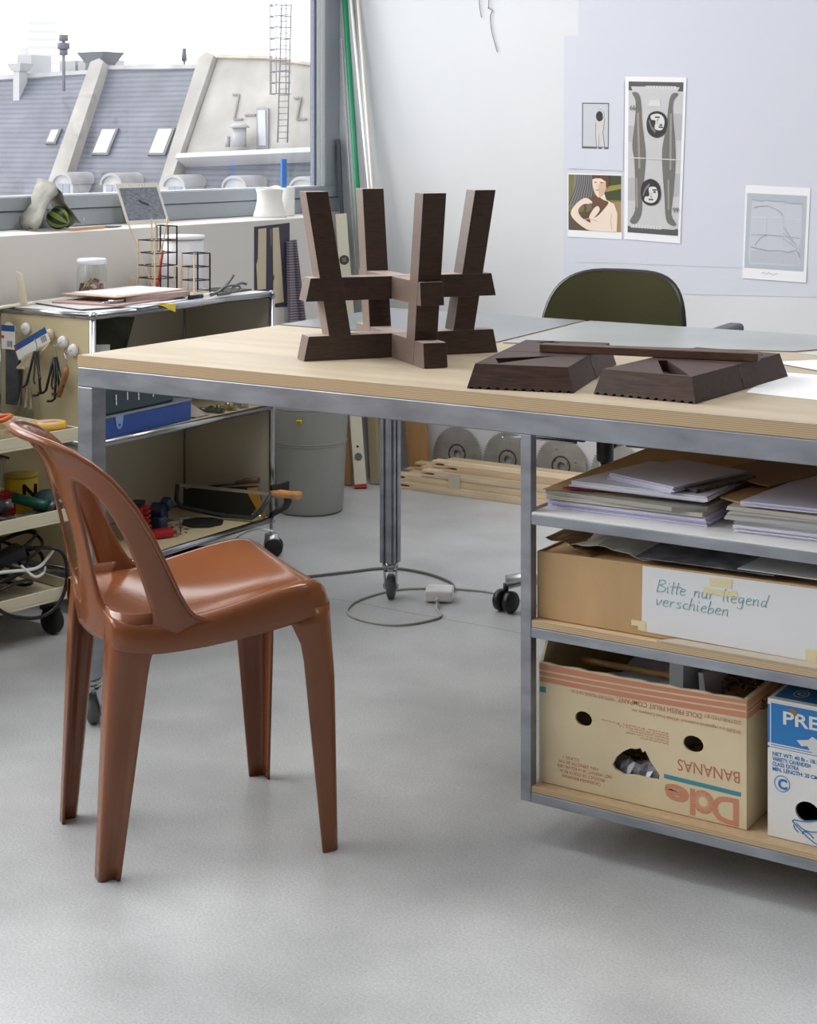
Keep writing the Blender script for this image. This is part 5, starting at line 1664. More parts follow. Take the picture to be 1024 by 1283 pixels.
b = MB(); b.tube(spline([(-1.87, 4.00, .62), (-1.865, 4.01, .52), (-1.855, 3.96, .435), (-1.85, 3.80, .425)], 6), .018, 10); b.build('back_bracket', BLACK, oc)
b = MB(); b.rbox((-1.85, 3.79, .530), (.46, .40, .05)); b.build('seat', GREEN, oc, bevel=.024, bseg=4)
b = MB(); b.rbox((-1.845, 3.77, .487), (.16, .20, .034)); b.cyl((-1.843, 3.762, .385), (-1.843, 3.762, .47), .022, seg=20); b.build('mechanism', BLACK, oc, bevel=.004)
b = MB(); b.tube(spline([(-1.90, 3.72, .432), (-2.02, 3.70, .436), (-2.07, 3.695, .432), (-2.10, 3.69, .430)], 5), .004, 8); b.build('lever', CHROME, oc)
b = MB(); b.cyl((-1.843, 3.762, .12), (-1.843, 3.762, .385), .014, seg=18); b.cyl((-1.843, 3.762, .07), (-1.843, 3.762, .20), .024, seg=18); b.build('gas_lift', CHROME, oc)
for sg, zz in ((1, .731), (-1, .690)):
    b = MB(); b.rbox((-1.85 + sg * .325, 3.765, zz), (.045, .20, .026), sg * .1); b.build('armrest', mat('grey_armrest', (78, 80, 86), .5), oc, bevel=.011, bseg=3)
    b = MB(); b.tube([(-1.85 + sg * .325, 3.77, zz - .014), (-1.85 + sg * .315, 3.78, .50), (-1.85 + sg * .27, 3.78, .44), (-1.85 + sg * .06, 3.78, .436)], .013, 10); b.build('arm_post', BLACK, oc)
for k in range(5):
    a = math.radians(208 + 72 * k)
    ex = V((-1.843 + .25 * math.cos(a), 3.762 + .25 * math.sin(a), .078))
    b = MB(); b.tube([(-1.843 + .02 * math.cos(a), 3.762 + .02 * math.sin(a), .105), (-1.843 + .14 * math.cos(a), 3.762 + .14 * math.sin(a), .095), ex], .016, 10, radii=[.020, .017, .014]); arm_ = b.build('base_arm', ALU, oc)
    b = MB(); b.cyl((ex.x, ex.y, .05), (ex.x, ex.y, .072), .007, seg=10); b.build('stem', BLACK, arm_)
    b = MB()
    for d in (-.016, .016):
        M = Matrix.Translation((ex.x, ex.y, .0275)) @ Matrix.Rotation(a + .9, 4, 'Z') @ Matrix.Translation((0, d, 0)) @ Matrix.Rotation(math.pi / 2, 4, 'X')
        b.lathe([(.002, -.011), (.022, -.011), (.027, -.006), (.027, .006), (.022, .011), (.002, .011)], M=M, seg=20)
    b.build('twin_caster', BLACK, arm_)

# ---------------------------------------------------------------- power brick and cables on the floor
t = thing('power_brick', 'white square laptop power brick lying on the floor beneath the table', 'adapter', (-2.262, 3.645, 0))
b = MB(); b.rbox((-2.262, 3.645, .0175), (.072, .072, .029), math.radians(28)); b.build('body', WHITEP, t, bevel=.006, bseg=3)
b = MB(); b.cyl((-2.245, 3.606, .014), (-2.236, 3.592, .012), .0055, seg=10); b.build('strain_relief', mat('pale_grey_plug', (200, 200, 202), .4), t)
PGC = mat('pale_grey_cable', (176, 176, 170), .5)
b = MB(); b.tube(spline([(-2.236, 3.592, .010), (-2.215, 3.555, .005), (-2.172, 3.497, .0035), (-2.22, 3.39, .0035), (-2.32, 3.375, .0035), (-2.395, 3.417, .0035), (-2.43, 3.52, .0035), (-2.40, 3.66, .0035), (-2.31, 3.73, .0035), (-2.24, 3.76, .0035), (-2.17, 3.77, .0035), (-2.06, 3.74, .0035), (-1.95, 3.70, .0035)], 8), .003, 8)
tag(b.build('power_cable', PGC), 'thin pale cable looping from the power brick across the floor under the table', 'cable')
b = MB(); b.tube(spline([(-2.268, 3.687, .012), (-2.275, 3.74, .005), (-2.33, 3.80, .0045), (-2.44, 3.84, .0045), (-2.545, 3.826, .0045), (-2.62, 3.72, .0045), (-2.672, 3.641, .0045), (-2.75, 3.52, .0045), (-2.85, 3.36, .0045)], 8), .0038, 8)
tag(b.build('extension_cable', mat('dark_grey_cable', (104, 104, 100), .5)), 'grey cable curving behind the profiled table leg to the power brick', 'cable')
b = MB(); b.tube(spline([(-2.13, 3.735, .0035), (-2.17, 3.80, .0035), (-2.14, 3.90, .0035), (-2.03, 3.93, .0035), (-1.93, 3.90, .0035)], 8), .003, 8)
tag(b.build('thin_cable', PGC), 'short loop of pale cable on the floor beside the office chair foot', 'cable')

# ---------------------------------------------------------------- prints and wires on the far wall
YW = 4.9691
LIL = mat('lilac_white_paper', (209, 211, 223), .8)
LIL2 = mat('cool_paper_back', (209, 212, 222), .8)
def wallfr(x, z, y):
    return ((x, y, z), (1, 0, 0), (0, 0, 1))
b = MB(); b.prism([(-2.592, .688), (-.9, .735), (-.9, 1.552), (-2.588, 1.552)], wallfr(0, 0, YW), .0006)
tag(b.build('backing_paper', LIL2), 'large white paper sheet pinned low on the far wall behind the prints', 'paper')
b = MB(); b.prism([(-2.54, .790), (-.9, .800), (-.9, 2.2), (-2.528, 2.2)], wallfr(0, 0, YW - .0008), .0006)
tag(b.build('backing_paper', LIL), 'large white paper sheet on the far wall, overlapping above the lower sheet', 'paper')
INK = mat('black_ink', (40, 40, 44), .6); MID = mat('mid_grey_ink', (122, 121, 122), .6); LGT = mat('light_grey_ink', (178, 178, 182), .6)
DKG = mat('dark_grey_ink', (84, 83, 84), .6); PHW = mat('photo_white', (214, 213, 212), .6); PHL = mat('photo_light', (198, 198, 200), .6)

class Print:
    def __init__(s, name, label, quad, y, paper, cat='picture'):
        s.root = thing(name, label, cat, ((quad[0][0] + quad[1][0]) / 2, y, quad[3][1]))
        s.q, s.y = quad, y                            # quad: tl, tr, br, bl as (X, Z)
        b = MB(); b.prism([quad[3], quad[2], quad[1], quad[0]], wallfr(0, 0, y), .0005)
        b.build('paper', paper, s.root)
        s.b, s.m, s.k = MB(), [], 0
    def pt(s, u, v):
        tl, tr, br, bl = s.q
        x = (tl[0] * (1 - u) + tr[0] * u) * (1 - v) + (bl[0] * (1 - u) + br[0] * u) * v
        z = (tl[1] * (1 - u) + tr[1] * u) * (1 - v) + (bl[1] * (1 - u) + br[1] * u) * v
        return (x, z)
    def poly(s, pts, m, smooth=0):
        if m not in s.m:
            s.m.append(m)
        if smooth:
            pts = [(p.x, p.y) for p in spline(pts, smooth, True)]
        s.k += 1
        s.b.prism([s.pt(*p) for p in pts], wallfr(0, 0, s.y - .0003 - .00003 * s.k), 0, s.m.index(m))
    def line(s, pts, wd, m):
        for (x0, y0), (x1, y1) in zip(pts, pts[1:]):
            dx, dy = x1 - x0, y1 - y0
            l = math.hypot(dx, dy) or 1
            nx, ny = -dy / l * wd / 2, dx / l * wd / 2
            s.poly([(x0 + nx, y0 + ny), (x1 + nx, y1 + ny), (x1 - nx, y1 - ny), (x0 - nx, y0 - ny)], m)
    def rect(s, x0, y0, x1, y1, m):
        s.poly([(x0, y0), (x1, y0), (x1, y1), (x0, y1)], m)
    def ell(s, cx, cy, rx, ry, m, n=18):
        s.poly(circle(cx, cy, rx, n, ry), m)
    def done(s):
        return s.b.build('image', s.m, s.root, normals=False)

Y1 = YW - .0022
pr = Print('photo_print', 'white sheet with a small framed grey picture of a standing nude figure, upper left print', [(-2.570, 1.402), (-2.363, 1.396), (-2.368, 1.098), (-2.570, 1.104)], Y1, LIL)
pr.rect(.25, .25, .735, .765, DKG); pr.rect(.268, .262, .72, .75, mat('print_pale', (196, 200, 206), .6))
pr.poly([(.50, .46), (.60, .44), (.66, .38), (.62, .33), (.56, .30), (.58, .29), (.66, .33), (.70, .40), (.67, .50), (.62, .60), (.66, .75), (.61, .75), (.58, .62), (.55, .75), (.52, .75), (.50, .60), (.51, .52)], mat('print_figure', (206, 204, 202), .6), 3)
pr.line([(.60, .45), (.655, .40), (.655, .36)], .008, MID); pr.line([(.50, .47), (.495, .6), (.52, .74)], .008, DKG); pr.line([(.665, .42), (.63, .58), (.665, .74)], .010, DKG); pr.line([(.56, .60), (.555, .74)], .006, MID)
pr.ell(.565, .40, .062, .058, INK); pr.line([(.53, .31), (.60, .325), (.67, .37)], .012, LGT); pr.line([(.27, .745), (.72, .745)], .010, MID)
pr.done()
pr = Print('photo_print', 'colour photo of a person hugging their knees by a tree, lower left print', [(-2.573, 1.089), (-2.371, 1.086), (-2.372, .871), (-2.573, .874)], Y1, PAPER)
pr.rect(.015, .02, .985, .89, mat('print_meadow', (120, 116, 62), .6))
pr.rect(.66, .02, .985, .40, mat('print_shade_green', (62, 70, 36), .6)); pr.poly([(.66, .20), (.985, .15), (.985, .22), (.70, .28)], mat('print_grass', (150, 142, 70), .6))
pr.rect(.015, .60, .985, .89, mat('print_leaf_litter', (88, 76, 56), .6)); pr.poly([(.60, .45), (.985, .42), (.985, .89), (.60, .89)], mat('print_straw', (164, 134, 92), .6))
BARK = mat('print_bark', (128, 126, 126), .6); BARKD = mat('print_bark_dark', (66, 64, 66), .6)
pr.poly([(.12, .02), (.50, .02), (.47, .30), (.40, .45), (.05, .52), (.02, .50), (.10, .30)], BARK)
for k in range(9):
    x = .16 + k * .04
    pr.line([(x + .02, .02), (x + .005, .18), (x - .02 - .012 * (8 - k) * .5, .36), (x - .05 - .03 * (8 - k) * .4, .50)], .012, BARKD)
SKIN = mat('print_skin', (214, 178, 152), .6); SKINL = mat('print_skin_light', (236, 216, 200), .6); SKIND = mat('print_skin_shade', (104, 72, 52), .6)
pr.poly([(.52, .36), (.68, .30), (.72, .40), (.86, .46), (.92, .60), (.91, .89), (.45, .89), (.42, .70), (.40, .50)], SKINL)
pr.poly([(.40, .40), (.52, .33), (.66, .40), (.76, .44), (.66, .56), (.55, .66), (.45, .68), (.36, .56), (.30, .50)], SKIND, 3)
pr.poly([(.46, .12), (.50, .05), (.66, .05), (.72, .14), (.70, .24), (.64, .34), (.56, .36), (.49, .26)], SKINL, 3)
pr.poly([(.59, .15), (.70, .12), (.72, .2), (.67, .32), (.60, .36), (.58, .28)], SKIN, 3)
pr.poly([(.45, .09), (.47, .02), (.76, .02), (.78, .12), (.74, .21), (.71, .20), (.71, .12), (.62, .07), (.52, .07)], mat('print_brown_hair', (96, 62, 44), .6))
pr.line([(.50, .135), (.54, .13)], .014, SKIND); pr.line([(.60, .13), (.655, .135)], .014, SKIND); pr.line([(.555, .15), (.545, .20), (.565, .21)], .012, SKIN); pr.line([(.525, .252), (.585, .252)], .014, mat('print_lips', (186, 92, 88), .6))
pr.poly([(.06, .62), (.16, .48), (.32, .38), (.44, .42), (.45, .47), (.30, .48), (.20, .58), (.28, .70), (.50, .80), (.52, .88), (.36, .87), (.14, .74)], SKINL, 3)
pr.poly([(.34, .50), (.44, .45), (.46, .54), (.38, .60)], mat('print_olive_cloth', (112, 108, 92), .6)); pr.poly([(.40, .68), (.48, .55), (.56, .50), (.60, .56), (.52, .66), (.44, .72)], SKINL, 3)
pr.line([(.30, .72), (.42, .70), (.56, .74)], .012, SKIN); pr.line([(.82, .60), (.80, .72), (.82, .86)], .012, SKIN); pr.line([(.34, .52), (.30, .60), (.38, .68)], .03, SKIND)
pr.done()
pr = Print('photo_print', 'tall black and white print of two mirrored heads between long outstretched limbs', [(-2.360, 1.410), (-2.142, 1.402), (-2.164, .864), (-2.363, .872)], Y1 - .0004, PAPER)
LIMB = mat('print_limb', (112, 108, 104), .6); LIMBL = mat('print_limb_light', (150, 146, 142), .6); HAIR = mat('print_hair', (44, 42, 44), .6)
pr.rect(.06, .03, .955, .955, mat('print_backdrop', (196, 196, 198), .6))
for v0, v1 in ((.22, .30), (.70, .78)):
    pr.rect(.06, v0, .955, v1, PHL)
pr.rect(.06, .30, .2, .40, LGT); pr.rect(.80, .22, .955, .38, LGT); pr.rect(.06, .62, .2, .76, LGT); pr.rect(.80, .58, .955, .72, LGT)
pr.rect(.06, .03, .955, .085, DKG); pr.rect(.06, .915, .955, .955, DKG)
pr.poly([(.10, .06), (.90, .06), (.84, .10), (.70, .12), (.64, .20), (.40, .20), (.30, .12), (.14, .10)], PHL); pr.poly([(.10, .92), (.90, .92), (.85, .89), (.70, .86), (.60, .78), (.40, .78), (.28, .86), (.12, .88)], PHL)
pr.rect(.34, .055, .84, .073, PHW); pr.rect(.12, .905, .66, .924, PHW)
for k in range(10):
    pr.line([(.36 + k * .048, .057), (.36 + k * .048, .070)], .006, MID); pr.line([(.14 + k * .052, .907), (.14 + k * .052, .922)], .006, MID)
pr.poly([(.12, .10), (.22, .10), (.27, .16), (.30, .30), (.36, .46), (.35, .58), (.32, .70), (.30, .84), (.20, .90), (.10, .885), (.19, .82), (.19, .70), (.17, .52), (.13, .42), (.17, .28), (.18, .15)], LIMB, 3)
pr.poly([(.88, .10), (.78, .10), (.73, .16), (.70, .30), (.64, .44), (.66, .58), (.70, .72), (.74, .86), (.84, .895), (.92, .885), (.83, .83), (.85, .70), (.87, .52), (.85, .38), (.81, .26), (.80, .15)], LIMB, 3)
for xs in ((.22, .24, .26), (.77, .78, .79)):
    pr.line([(xs[0], .22), (xs[1], .40), (xs[2], .56)], .035, LIMBL)
    pr.line([(xs[0] - .01, .62), (xs[0] + .01, .80)], .03, LIMBL)
pr.poly([(.40, .18), (.60, .18), (.58, .14), (.42, .14)], PHW)
def head(cx, cy, flip):
    f = -1 if flip else 1
    pr.poly([(cx - .17, cy + .01 * f), (cx - .14, cy - .055 * f), (cx, cy - .085 * f), (cx + .14, cy - .055 * f), (cx + .18, cy + .015 * f), (cx + .12, cy + .062 * f), (cx, cy + .078 * f), (cx - .12, cy + .06 * f)], HAIR, 4)
    pr.poly([(cx - .03, cy - .03 * f), (cx + .09, cy - .035 * f), (cx + .13, cy + .012 * f), (cx + .09, cy + .05 * f), (cx, cy + .062 * f), (cx - .10, cy + .05 * f), (cx - .09, cy + .025 * f), (cx - .02, cy + .018 * f)], PHW, 4)
    pr.ell(cx + .07, cy - .006 * f, .026, .007, DKG, 10); pr.line([(cx + .03, cy - .018 * f), (cx + .11, cy - .02 * f)], .008, HAIR)
    pr.line([(cx + .015, cy + .0 * f), (cx + .005, cy + .024 * f), (cx + .03, cy + .026 * f)], .008, MID); pr.line([(cx - .03, cy + .041 * f), (cx + .05, cy + .040 * f)], .010, DKG)
    pr.line([(cx - .02, cy - .05 * f), (cx - .09, cy - .02 * f), (cx - .13, cy + .02 * f)], .018, MID)
head(.54, .285, True); head(.46, .705, False)
pr.line([(.05, .497), (.96, .497)], .006, PHW)
if HAIR not in pr.m:
    pr.m.append(HAIR)
xq, zq = pr.pt(.085, .205); pr.b.text('66', ((xq, pr.y - .003, zq), (1, 0, 0), (0, 0, 1)), .022, pr.m.index(HAIR))
xq, zq = pr.pt(.855, .815); pr.b.text('99', ((xq, pr.y - .003, zq), (1, 0, 0), (0, 0, 1)), .022, pr.m.index(HAIR))
pr.done()
pr = Print('photo_print', 'pale grey print of a creased quilted cloth, separate at the right of the wall', [(-1.941, 1.057), (-1.730, 1.050), (-1.744, .756), (-1.953, .761)], Y1, PAPER)
pr.rect(.03, .085, .955, .885, mat('quilt_ground', (180, 188, 198), .6))
QL = mat('quilt_light', (196, 200, 210), .6); QD = mat('quilt_crease', (164, 166, 176), .6); QW = mat('quilt_highlight', (212, 214, 222), .6)
pr.poly([(.11, .155), (.30, .16), (.60, .155), (.88, .175), (.90, .50), (.86, .68), (.90, .83), (.10, .84), (.08, .70), (.10, .40)], QL)
pr.poly([(.12, .70), (.30, .68), (.6, .70), (.86, .68), (.88, .82), (.12, .82)], mat('quilt_lower', (186, 190, 200), .6))
pr.line([(.11, .152), (.25, .165), (.34, .152), (.45, .16), (.58, .158), (.70, .172), (.89, .172)], .014, QD); pr.line([(.11, .66), (.25, .675), (.40, .69), (.55, .68), (.70, .69), (.84, .665), (.89, .74)], .014, QD)
pr.line([(.12, .34), (.32, .335), (.60, .33), (.88, .345)], .007, QW); pr.line([(.34, .16), (.34, .52)], .006, QW); pr.line([(.60, .16), (.61, .66)], .006, QW); pr.line([(.12, .53), (.34, .52), (.58, .525), (.88, .535)], .007, QD)
for k in range(7):
    pr.line([(.62, .40 + .03 * k), (.70 + .03 * k, .50 + .03 * k), (.84, .62)], .005, QD if k % 2 else QW)
pr.line([(.18, .64), (.26, .56), (.36, .52)], .007, QD); pr.line([(.14, .24), (.22, .22), (.36, .21), (.52, .25), (.60, .30)], .006, QD)
pr.line([(.30, .935), (.34, .915), (.38, .94), (.42, .918), (.48, .94), (.56, .92)], .005, LGT)
pr.done()
b = MB(); b.tube(spline([(-2.920, YW - .004, 1.90), (-2.919, YW - .004, 1.70), (-2.910, YW - .003, 1.628)], 5), .0012, 6)
tag(b.build('thin_wire', mat('dark_wire', (110, 108, 110), .5)), 'short straight end of thin wire hanging high on the white far wall', 'wire')
b = MB(); b.tube(spline([(-2.880, YW - .004, 1.90), (-2.880, YW - .004, 1.68), (-2.882, YW - .003, 1.662), (-2.866, YW - .003, 1.650), (-2.874, YW - .003, 1.63), (-2.868, YW - .003, 1.576), (-2.846, YW - .003, 1.506)], 6), .0013, 6)
tag(b.build('thin_wire', MATS['dark_wire']), 'longer kinked thin wire hanging high on the white far wall', 'wire')

# ---------------------------------------------------------------- shelves under the table: papers
ZS1 = .5625
def ream(name, pts, z, th, m, label, cat='paper stack', n=4, jit=.0035, group=None):
    """a bundle of sheets with slightly uneven edges"""
    b = MB()
    r = random.Random(len(label))
    for k in range(n):
        dx, dy = r.uniform(-jit, jit), r.uniform(-jit, jit)
        b.prism([(x + dx, y + dy) for x, y in pts], ((0, 0, z + th * (k + 1) / n - .00005), (1, 0, 0), (0, 1, 0)), th / n - .0001)
    return tag(b.build(name, m), label, cat, group)
LILP = mat('lilac_paper', (214, 212, 236), .7); CRM = mat('cream_folder', (204, 198, 184), .7); GRYF = mat('grey_folder', (170, 168, 160), .7)
ream('paper_stack', [(-1.332, 2.500), (-1.045, 2.508), (-1.050, 2.80), (-1.332, 2.80)], ZS1, .0155, LILP, 'thick lilac white paper stack lying lowest at the left of the top shelf', n=6)
ream('folder', [(-1.333, 2.493), (-1.052, 2.503), (-1.050, 2.86), (-1.330, 2.87)], ZS1 + .0158, .006, CRM, 'cream folder lying on the lowest lilac stack, top shelf left', 'folder', 2, .002)
ream('folder', [(-1.337, 2.500), (-1.10, 2.49), (-1.05, 2.52), (-1.06, 2.86), (-1.333, 2.88)], ZS1 + .0222, .007, GRYF, 'grey folder above the cream one, top shelf left', 'folder', 2, .002)
b = MB(); b.hexa([V(p) for p in ((-1.340, 2.495, ZS1 + .0298), (-1.06, 2.56, ZS1 + .0298), (-1.06, 3.10, ZS1 + .0298), (-1.336, 3.10, ZS1 + .0298), (-1.340, 2.495, ZS1 + .0312), (-1.06, 2.56, ZS1 + .0312), (-1.06, 3.10, ZS1 + .058), (-1.336, 3.10, ZS1 + .040))])
tag(b.build('kraft_sheet', KRAFT), 'big brown kraft sheet reaching to the back of the top shelf', 'paper')
ream('folder', [(-1.305, 2.50), (-1.24, 2.515), (-1.22, 2.66), (-1.285, 2.66)], ZS1 + .0345, .0015, mat('wine_red_folder', (150, 44, 56), .6), 'dark red folder edge peeking from under the white stack, top shelf', 'folder', 1, 0)
ream('paper_stack', [(-1.295, 2.508), (-1.050, 2.512), (-1.06, 2.76), (-1.255, 2.74)], ZS1 + .0375, .010, PAPER2, 'white paper stack lying on the red and grey folders, top shelf left', n=4)
ream('paper_stack', [(-1.245, 2.555), (-1.105, 2.505), (-1.055, 2.70), (-1.195, 2.735)], ZS1 + .0478, .011, mat('bluish_paper', (206, 206, 226), .7), 'small turned bundle of white sheets topmost at the left of the top shelf', n=4)
ream('booklet', [(-1.10, 2.535), (-1.075, 2.53), (-1.035, 2.69), (-1.06, 2.70)], ZS1 + .0478, .006, mat('dark_booklet', (86, 82, 80), .6, var=.4, scale=50), 'dark curled booklet poking out right of the small white bundle', 'booklet', 2, .002)
ream('folder', [(-1.12, 2.70), (-.99, 2.64), (-.93, 2.88), (-1.06, 2.96)], ZS1 + .0475, .003, mat('brown_folder', (150, 118, 88), .7), 'brown folder behind the gap between both paper stacks, top shelf', 'folder', 1, 0)
ream('paper_stack', [(-.998, 2.502), (-.70, 2.52), (-.70, 2.80), (-.990, 2.79)], ZS1, .011, PAPER2, 'uneven white paper stack lowest at the right of the top shelf', n=5, jit=.006)
ream('booklet', [(-1.000, 2.505), (-.70, 2.522), (-.70, 2.79), (-.992, 2.79)], ZS1 + .0113, .007, mat('spiral_booklet', (188, 190, 192), .6), 'grey-edged booklet above the lowest right paper stack', 'booklet', 3, .004)
ream('paper_stack', [(-1.008, 2.500), (-.70, 2.53), (-.70, 2.80), (-.998, 2.81)], ZS1 + .0186, .012, PAPERG, 'greyish stack of loose sheets in the middle of the right-hand pile', n=4, jit=.006)
ream('folder', [(-1.015, 2.515), (-.70, 2.525), (-.70, 2.86), (-1.012, 2.90)], ZS1 + .0309, .006, CRM, 'cream folder near the top of the right-hand pile', 'folder', 2, .003)
ream('folder', [(-1.045, 2.56), (-.965, 2.52), (-.88, 2.86), (-1.0, 2.93)], ZS1 + .0372, .003, KRAFT, 'kraft folder sticking out left from the right-hand pile', 'folder', 1, 0)
ream('paper_stack', [(-.990, 2.512), (-.70, 2.535), (-.70, 2.83), (-.965, 2.84)], ZS1 + .0405, .008, LILP, 'white sheets topmost on the right-hand pile of the top shelf', n=3)
t = thing('headphones', 'black rounded headset resting on the right-hand paper pile at the picture edge', 'headphones', (-.85, 2.56, ZS1 + .049))
b = MB(); b.lathe([(0, 0), (.028, .0), (.034, .004), (.036, .012), (.033, .018), (.026, .020), (.026, .024), (.032, .026), (.033, .034), (.028, .042), (0, .046)], c=(-.845, 2.568, ZS1 + .0487)); b.build('ear_cup', BLACK, t)
b = MB(); b.tube(spline([(-.83, 2.575, ZS1 + .09), (-.79, 2.60, ZS1 + .098), (-.72, 2.63, ZS1 + .085), (-.70, 2.65, ZS1 + .055)], 6), .006, 8); b.build('headband', BLACK, t)

# ---------------------------------------------------------------- flat carton with the handwritten sheet
Z2 = .3800
kb = thing('carton', 'flat brown carton with a taped white sheet of green handwriting on the middle shelf', 'box', (-1.05, 2.65, Z2))
b = MB()
x0, x1, y0, y1, z1, z2 = -1.338, -.55, 2.470, 2.86, Z2 + .113, Z2 + .128
b.hexa([V(p) for p in ((x0, y0, Z2 + .0005), (x1, y0, Z2 + .0005), (x1, y0 + .004, Z2 + .0005), (x0, y0 + .004, Z2 + .0005), (x0, y0, z1), (x1, y0, z2), (x1, y0 + .004, z2), (x0, y0 + .004, z1))])
b.hexa([V(p) for p in ((x0, y0 + .004, Z2 + .0005), (x0 + .004, y0 + .004, Z2 + .0005), (x0 + .004, y1, Z2 + .0005), (x0, y1, Z2 + .0005), (x0, y0 + .004, z1), (x0 + .004, y0 + .004, z1), (x0 + .004, y1, z1), (x0, y1, z1))])
b.hexa([V(p) for p in ((x0 + .004, y1 - .004, Z2 + .0005), (x1, y1 - .004, Z2 + .0005), (x1, y1, Z2 + .0005), (x0 + .004, y1, Z2 + .0005), (x0 + .004, y1 - .004, z1), (x1, y1 - .004, z2), (x1, y1, z2), (x0 + .004, y1, z1))])
b.box(x0 + .004, x1, y0 + .004, y1 - .004, Z2 + .0005, Z2 + .004)
b.box(x1 - .004, x1, y0 + .0042, y1 - .0042, Z2 + .0042, z2 - .007)
b.hexa([V(p) for p in ((x0 + .004, y0 + .004, z1 - .006), (x1, y0 + .004, z2 - .006), (x1, y1 - .004, z2 - .006), (x0 + .004, y1 - .004, z1 - .006), (x0 + .004, y0 + .004, z1 - .003), (x1, y0 + .004, z2 - .003), (x1, y1 - .004, z2 - .003), (x0 + .004, y1 - .004, z1 - .003))])
b.build('box_body', KRAFT, kb, bevel=.001)
b = MB(); b.hexa([V(p) for p in ((-1.144, y0 - .0008, Z2 + .008), (-.56, y0 - .0008, Z2 + .004), (-.56, y0 - .0002, Z2 + .004), (-1.144, y0 - .0002, Z2 + .008), (-1.142, y0 - .0008, Z2 + .1145), (-.56, y0 - .0008, Z2 + .124), (-.56, y0 - .0002, Z2 + .124), (-1.142, y0 - .0002, Z2 + .1145))])
ps = b.build('white_sheet', mat('bright_paper', (222, 223, 226), .75), kb)
# handwriting, drawn as pen strokes: x advances to the right, 0 baseline, .5 x-height, 1 ascender
G = {'B': ([[(0, 0), (.05, 1)], [(.02, .95), (.3, 1), (.38, .8), (.1, .55), (.42, .4), (.36, .1), (0, 0)]], .55),
     'i': ([[(0, .5), (.03, .05), (.1, 0)], [(.04, .75), (.07, .78)]], .2), 't': ([[(.1, .95), (.06, .1), (.14, 0)], [(-.08, .55), (.3, .58)]], .25),
     'e': ([[(0, .25), (.25, .35), (.22, .5), (.08, .48), (.02, .2), (.1, 0), (.3, .06)]], .38), 'n': ([[(0, .5), (.02, 0)], [(.02, .3), (.14, .5), (.24, .42), (.24, .05), (.3, 0)]], .4),
     'u': ([[(0, .5), (.02, .1), (.12, 0), (.22, .2), (.26, .5)], [(.26, .5), (.27, .05), (.34, 0)]], .42), 'r': ([[(0, .5), (.03, 0)], [(.03, .3), (.14, .48), (.24, .45)]], .33),
     'l': ([[(.03, 1), (0, .1), (.08, 0)]], .2), 'g': ([[(.25, .45), (.08, .5), (.02, .2), (.12, .05), (.25, .3)], [(.26, .5), (.24, -.3), (.1, -.4), (0, -.3)]], .4),
     'd': ([[(.25, .42), (.08, .46), (.02, .15), (.12, 0), (.25, .2)], [(.34, 1), (.25, .1), (.33, 0)]], .45), 'v': ([[(0, .5), (.1, 0), (.28, .5)]], .36), 's': ([[(.24, .48), (.06, .45), (.08, .3), (.22, .18), (.16, .02), (0, .04)]], .34),
     'c': ([[(.25, .45), (.08, .45), (.02, .2), (.1, .02), (.27, .06)]], .34), 'h': ([[(.05, 1), (0, 0)], [(.02, .3), (.14, .5), (.24, .42), (.25, .05), (.31, 0)]], .4), 'b': ([[(.05, 1), (0, .05), (.14, 0), (.26, .2), (.2, .42), (.04, .3)]], .36), ' ': ([], .4)}
b = MB()
def write(txt, x, z, s, sx, slope):
    for ch_ in txt:
        st_, adv = G[ch_]
        for line in st_:
            b.tube([(x + sx * (px + .12 * py), y0 - .0012, z + s * py + slope * sx * px) for px, py in (line if len(line) < 3 else [(q.x, q.y) for q in spline(line, 3)])], .00048, 5)
        x += sx * adv
        z += slope * sx * adv
    return x
write('Bitte nur liegend', -1.117, .4565, .0200, .0318, .012)
write('verschieben', -1.119, .4345, .0195, .0330, .010)
b.build('handwriting', mat('teal_pen', (92, 172, 170), .6), ps)
for q in ([(-1.036, .4655), (-.992, .4660), (-.982, .4655), (-.977, .4660), (-.980, .4770), (-1.000, .4745), (-1.035, .4765)], [(-1.162, .404), (-1.137, .4045), (-1.136, .389), (-1.150, .3885), (-1.150, .395), (-1.162, .395)], [(-.868, .405), (-.850, .406), (-.850, .385), (-.868, .384)], [(-1.025, .479), (-.988, .480), (-.987, .4935), (-1.025, .493)]):
    b = MB(); b.prism(q, ((0, y0 - .0014, 0), (1, 0, 0), (0, 0, 1)), .0003); b.build('masking_tape', mat('masking_tape', (222, 210, 168), .5), kb)
b = MB(); b.hexa([V(p) for p in ((-1.11, 2.453, Z2 + .0002), (-.6, 2.453, Z2 + .0002), (-.6, 2.4685, Z2 + .0002), (-1.08, 2.4685, Z2 + .0002), (-1.11, 2.453, Z2 + .003), (-.6, 2.453, Z2 + .003), (-.6, 2.4685, Z2 + .006), (-1.08, 2.4685, Z2 + .006))])
tag(b.build('card_strip', mat('grey_card_strip', (186, 174, 156), .7)), 'narrow grey card strip lying at the shelf edge in front of the carton', 'card')

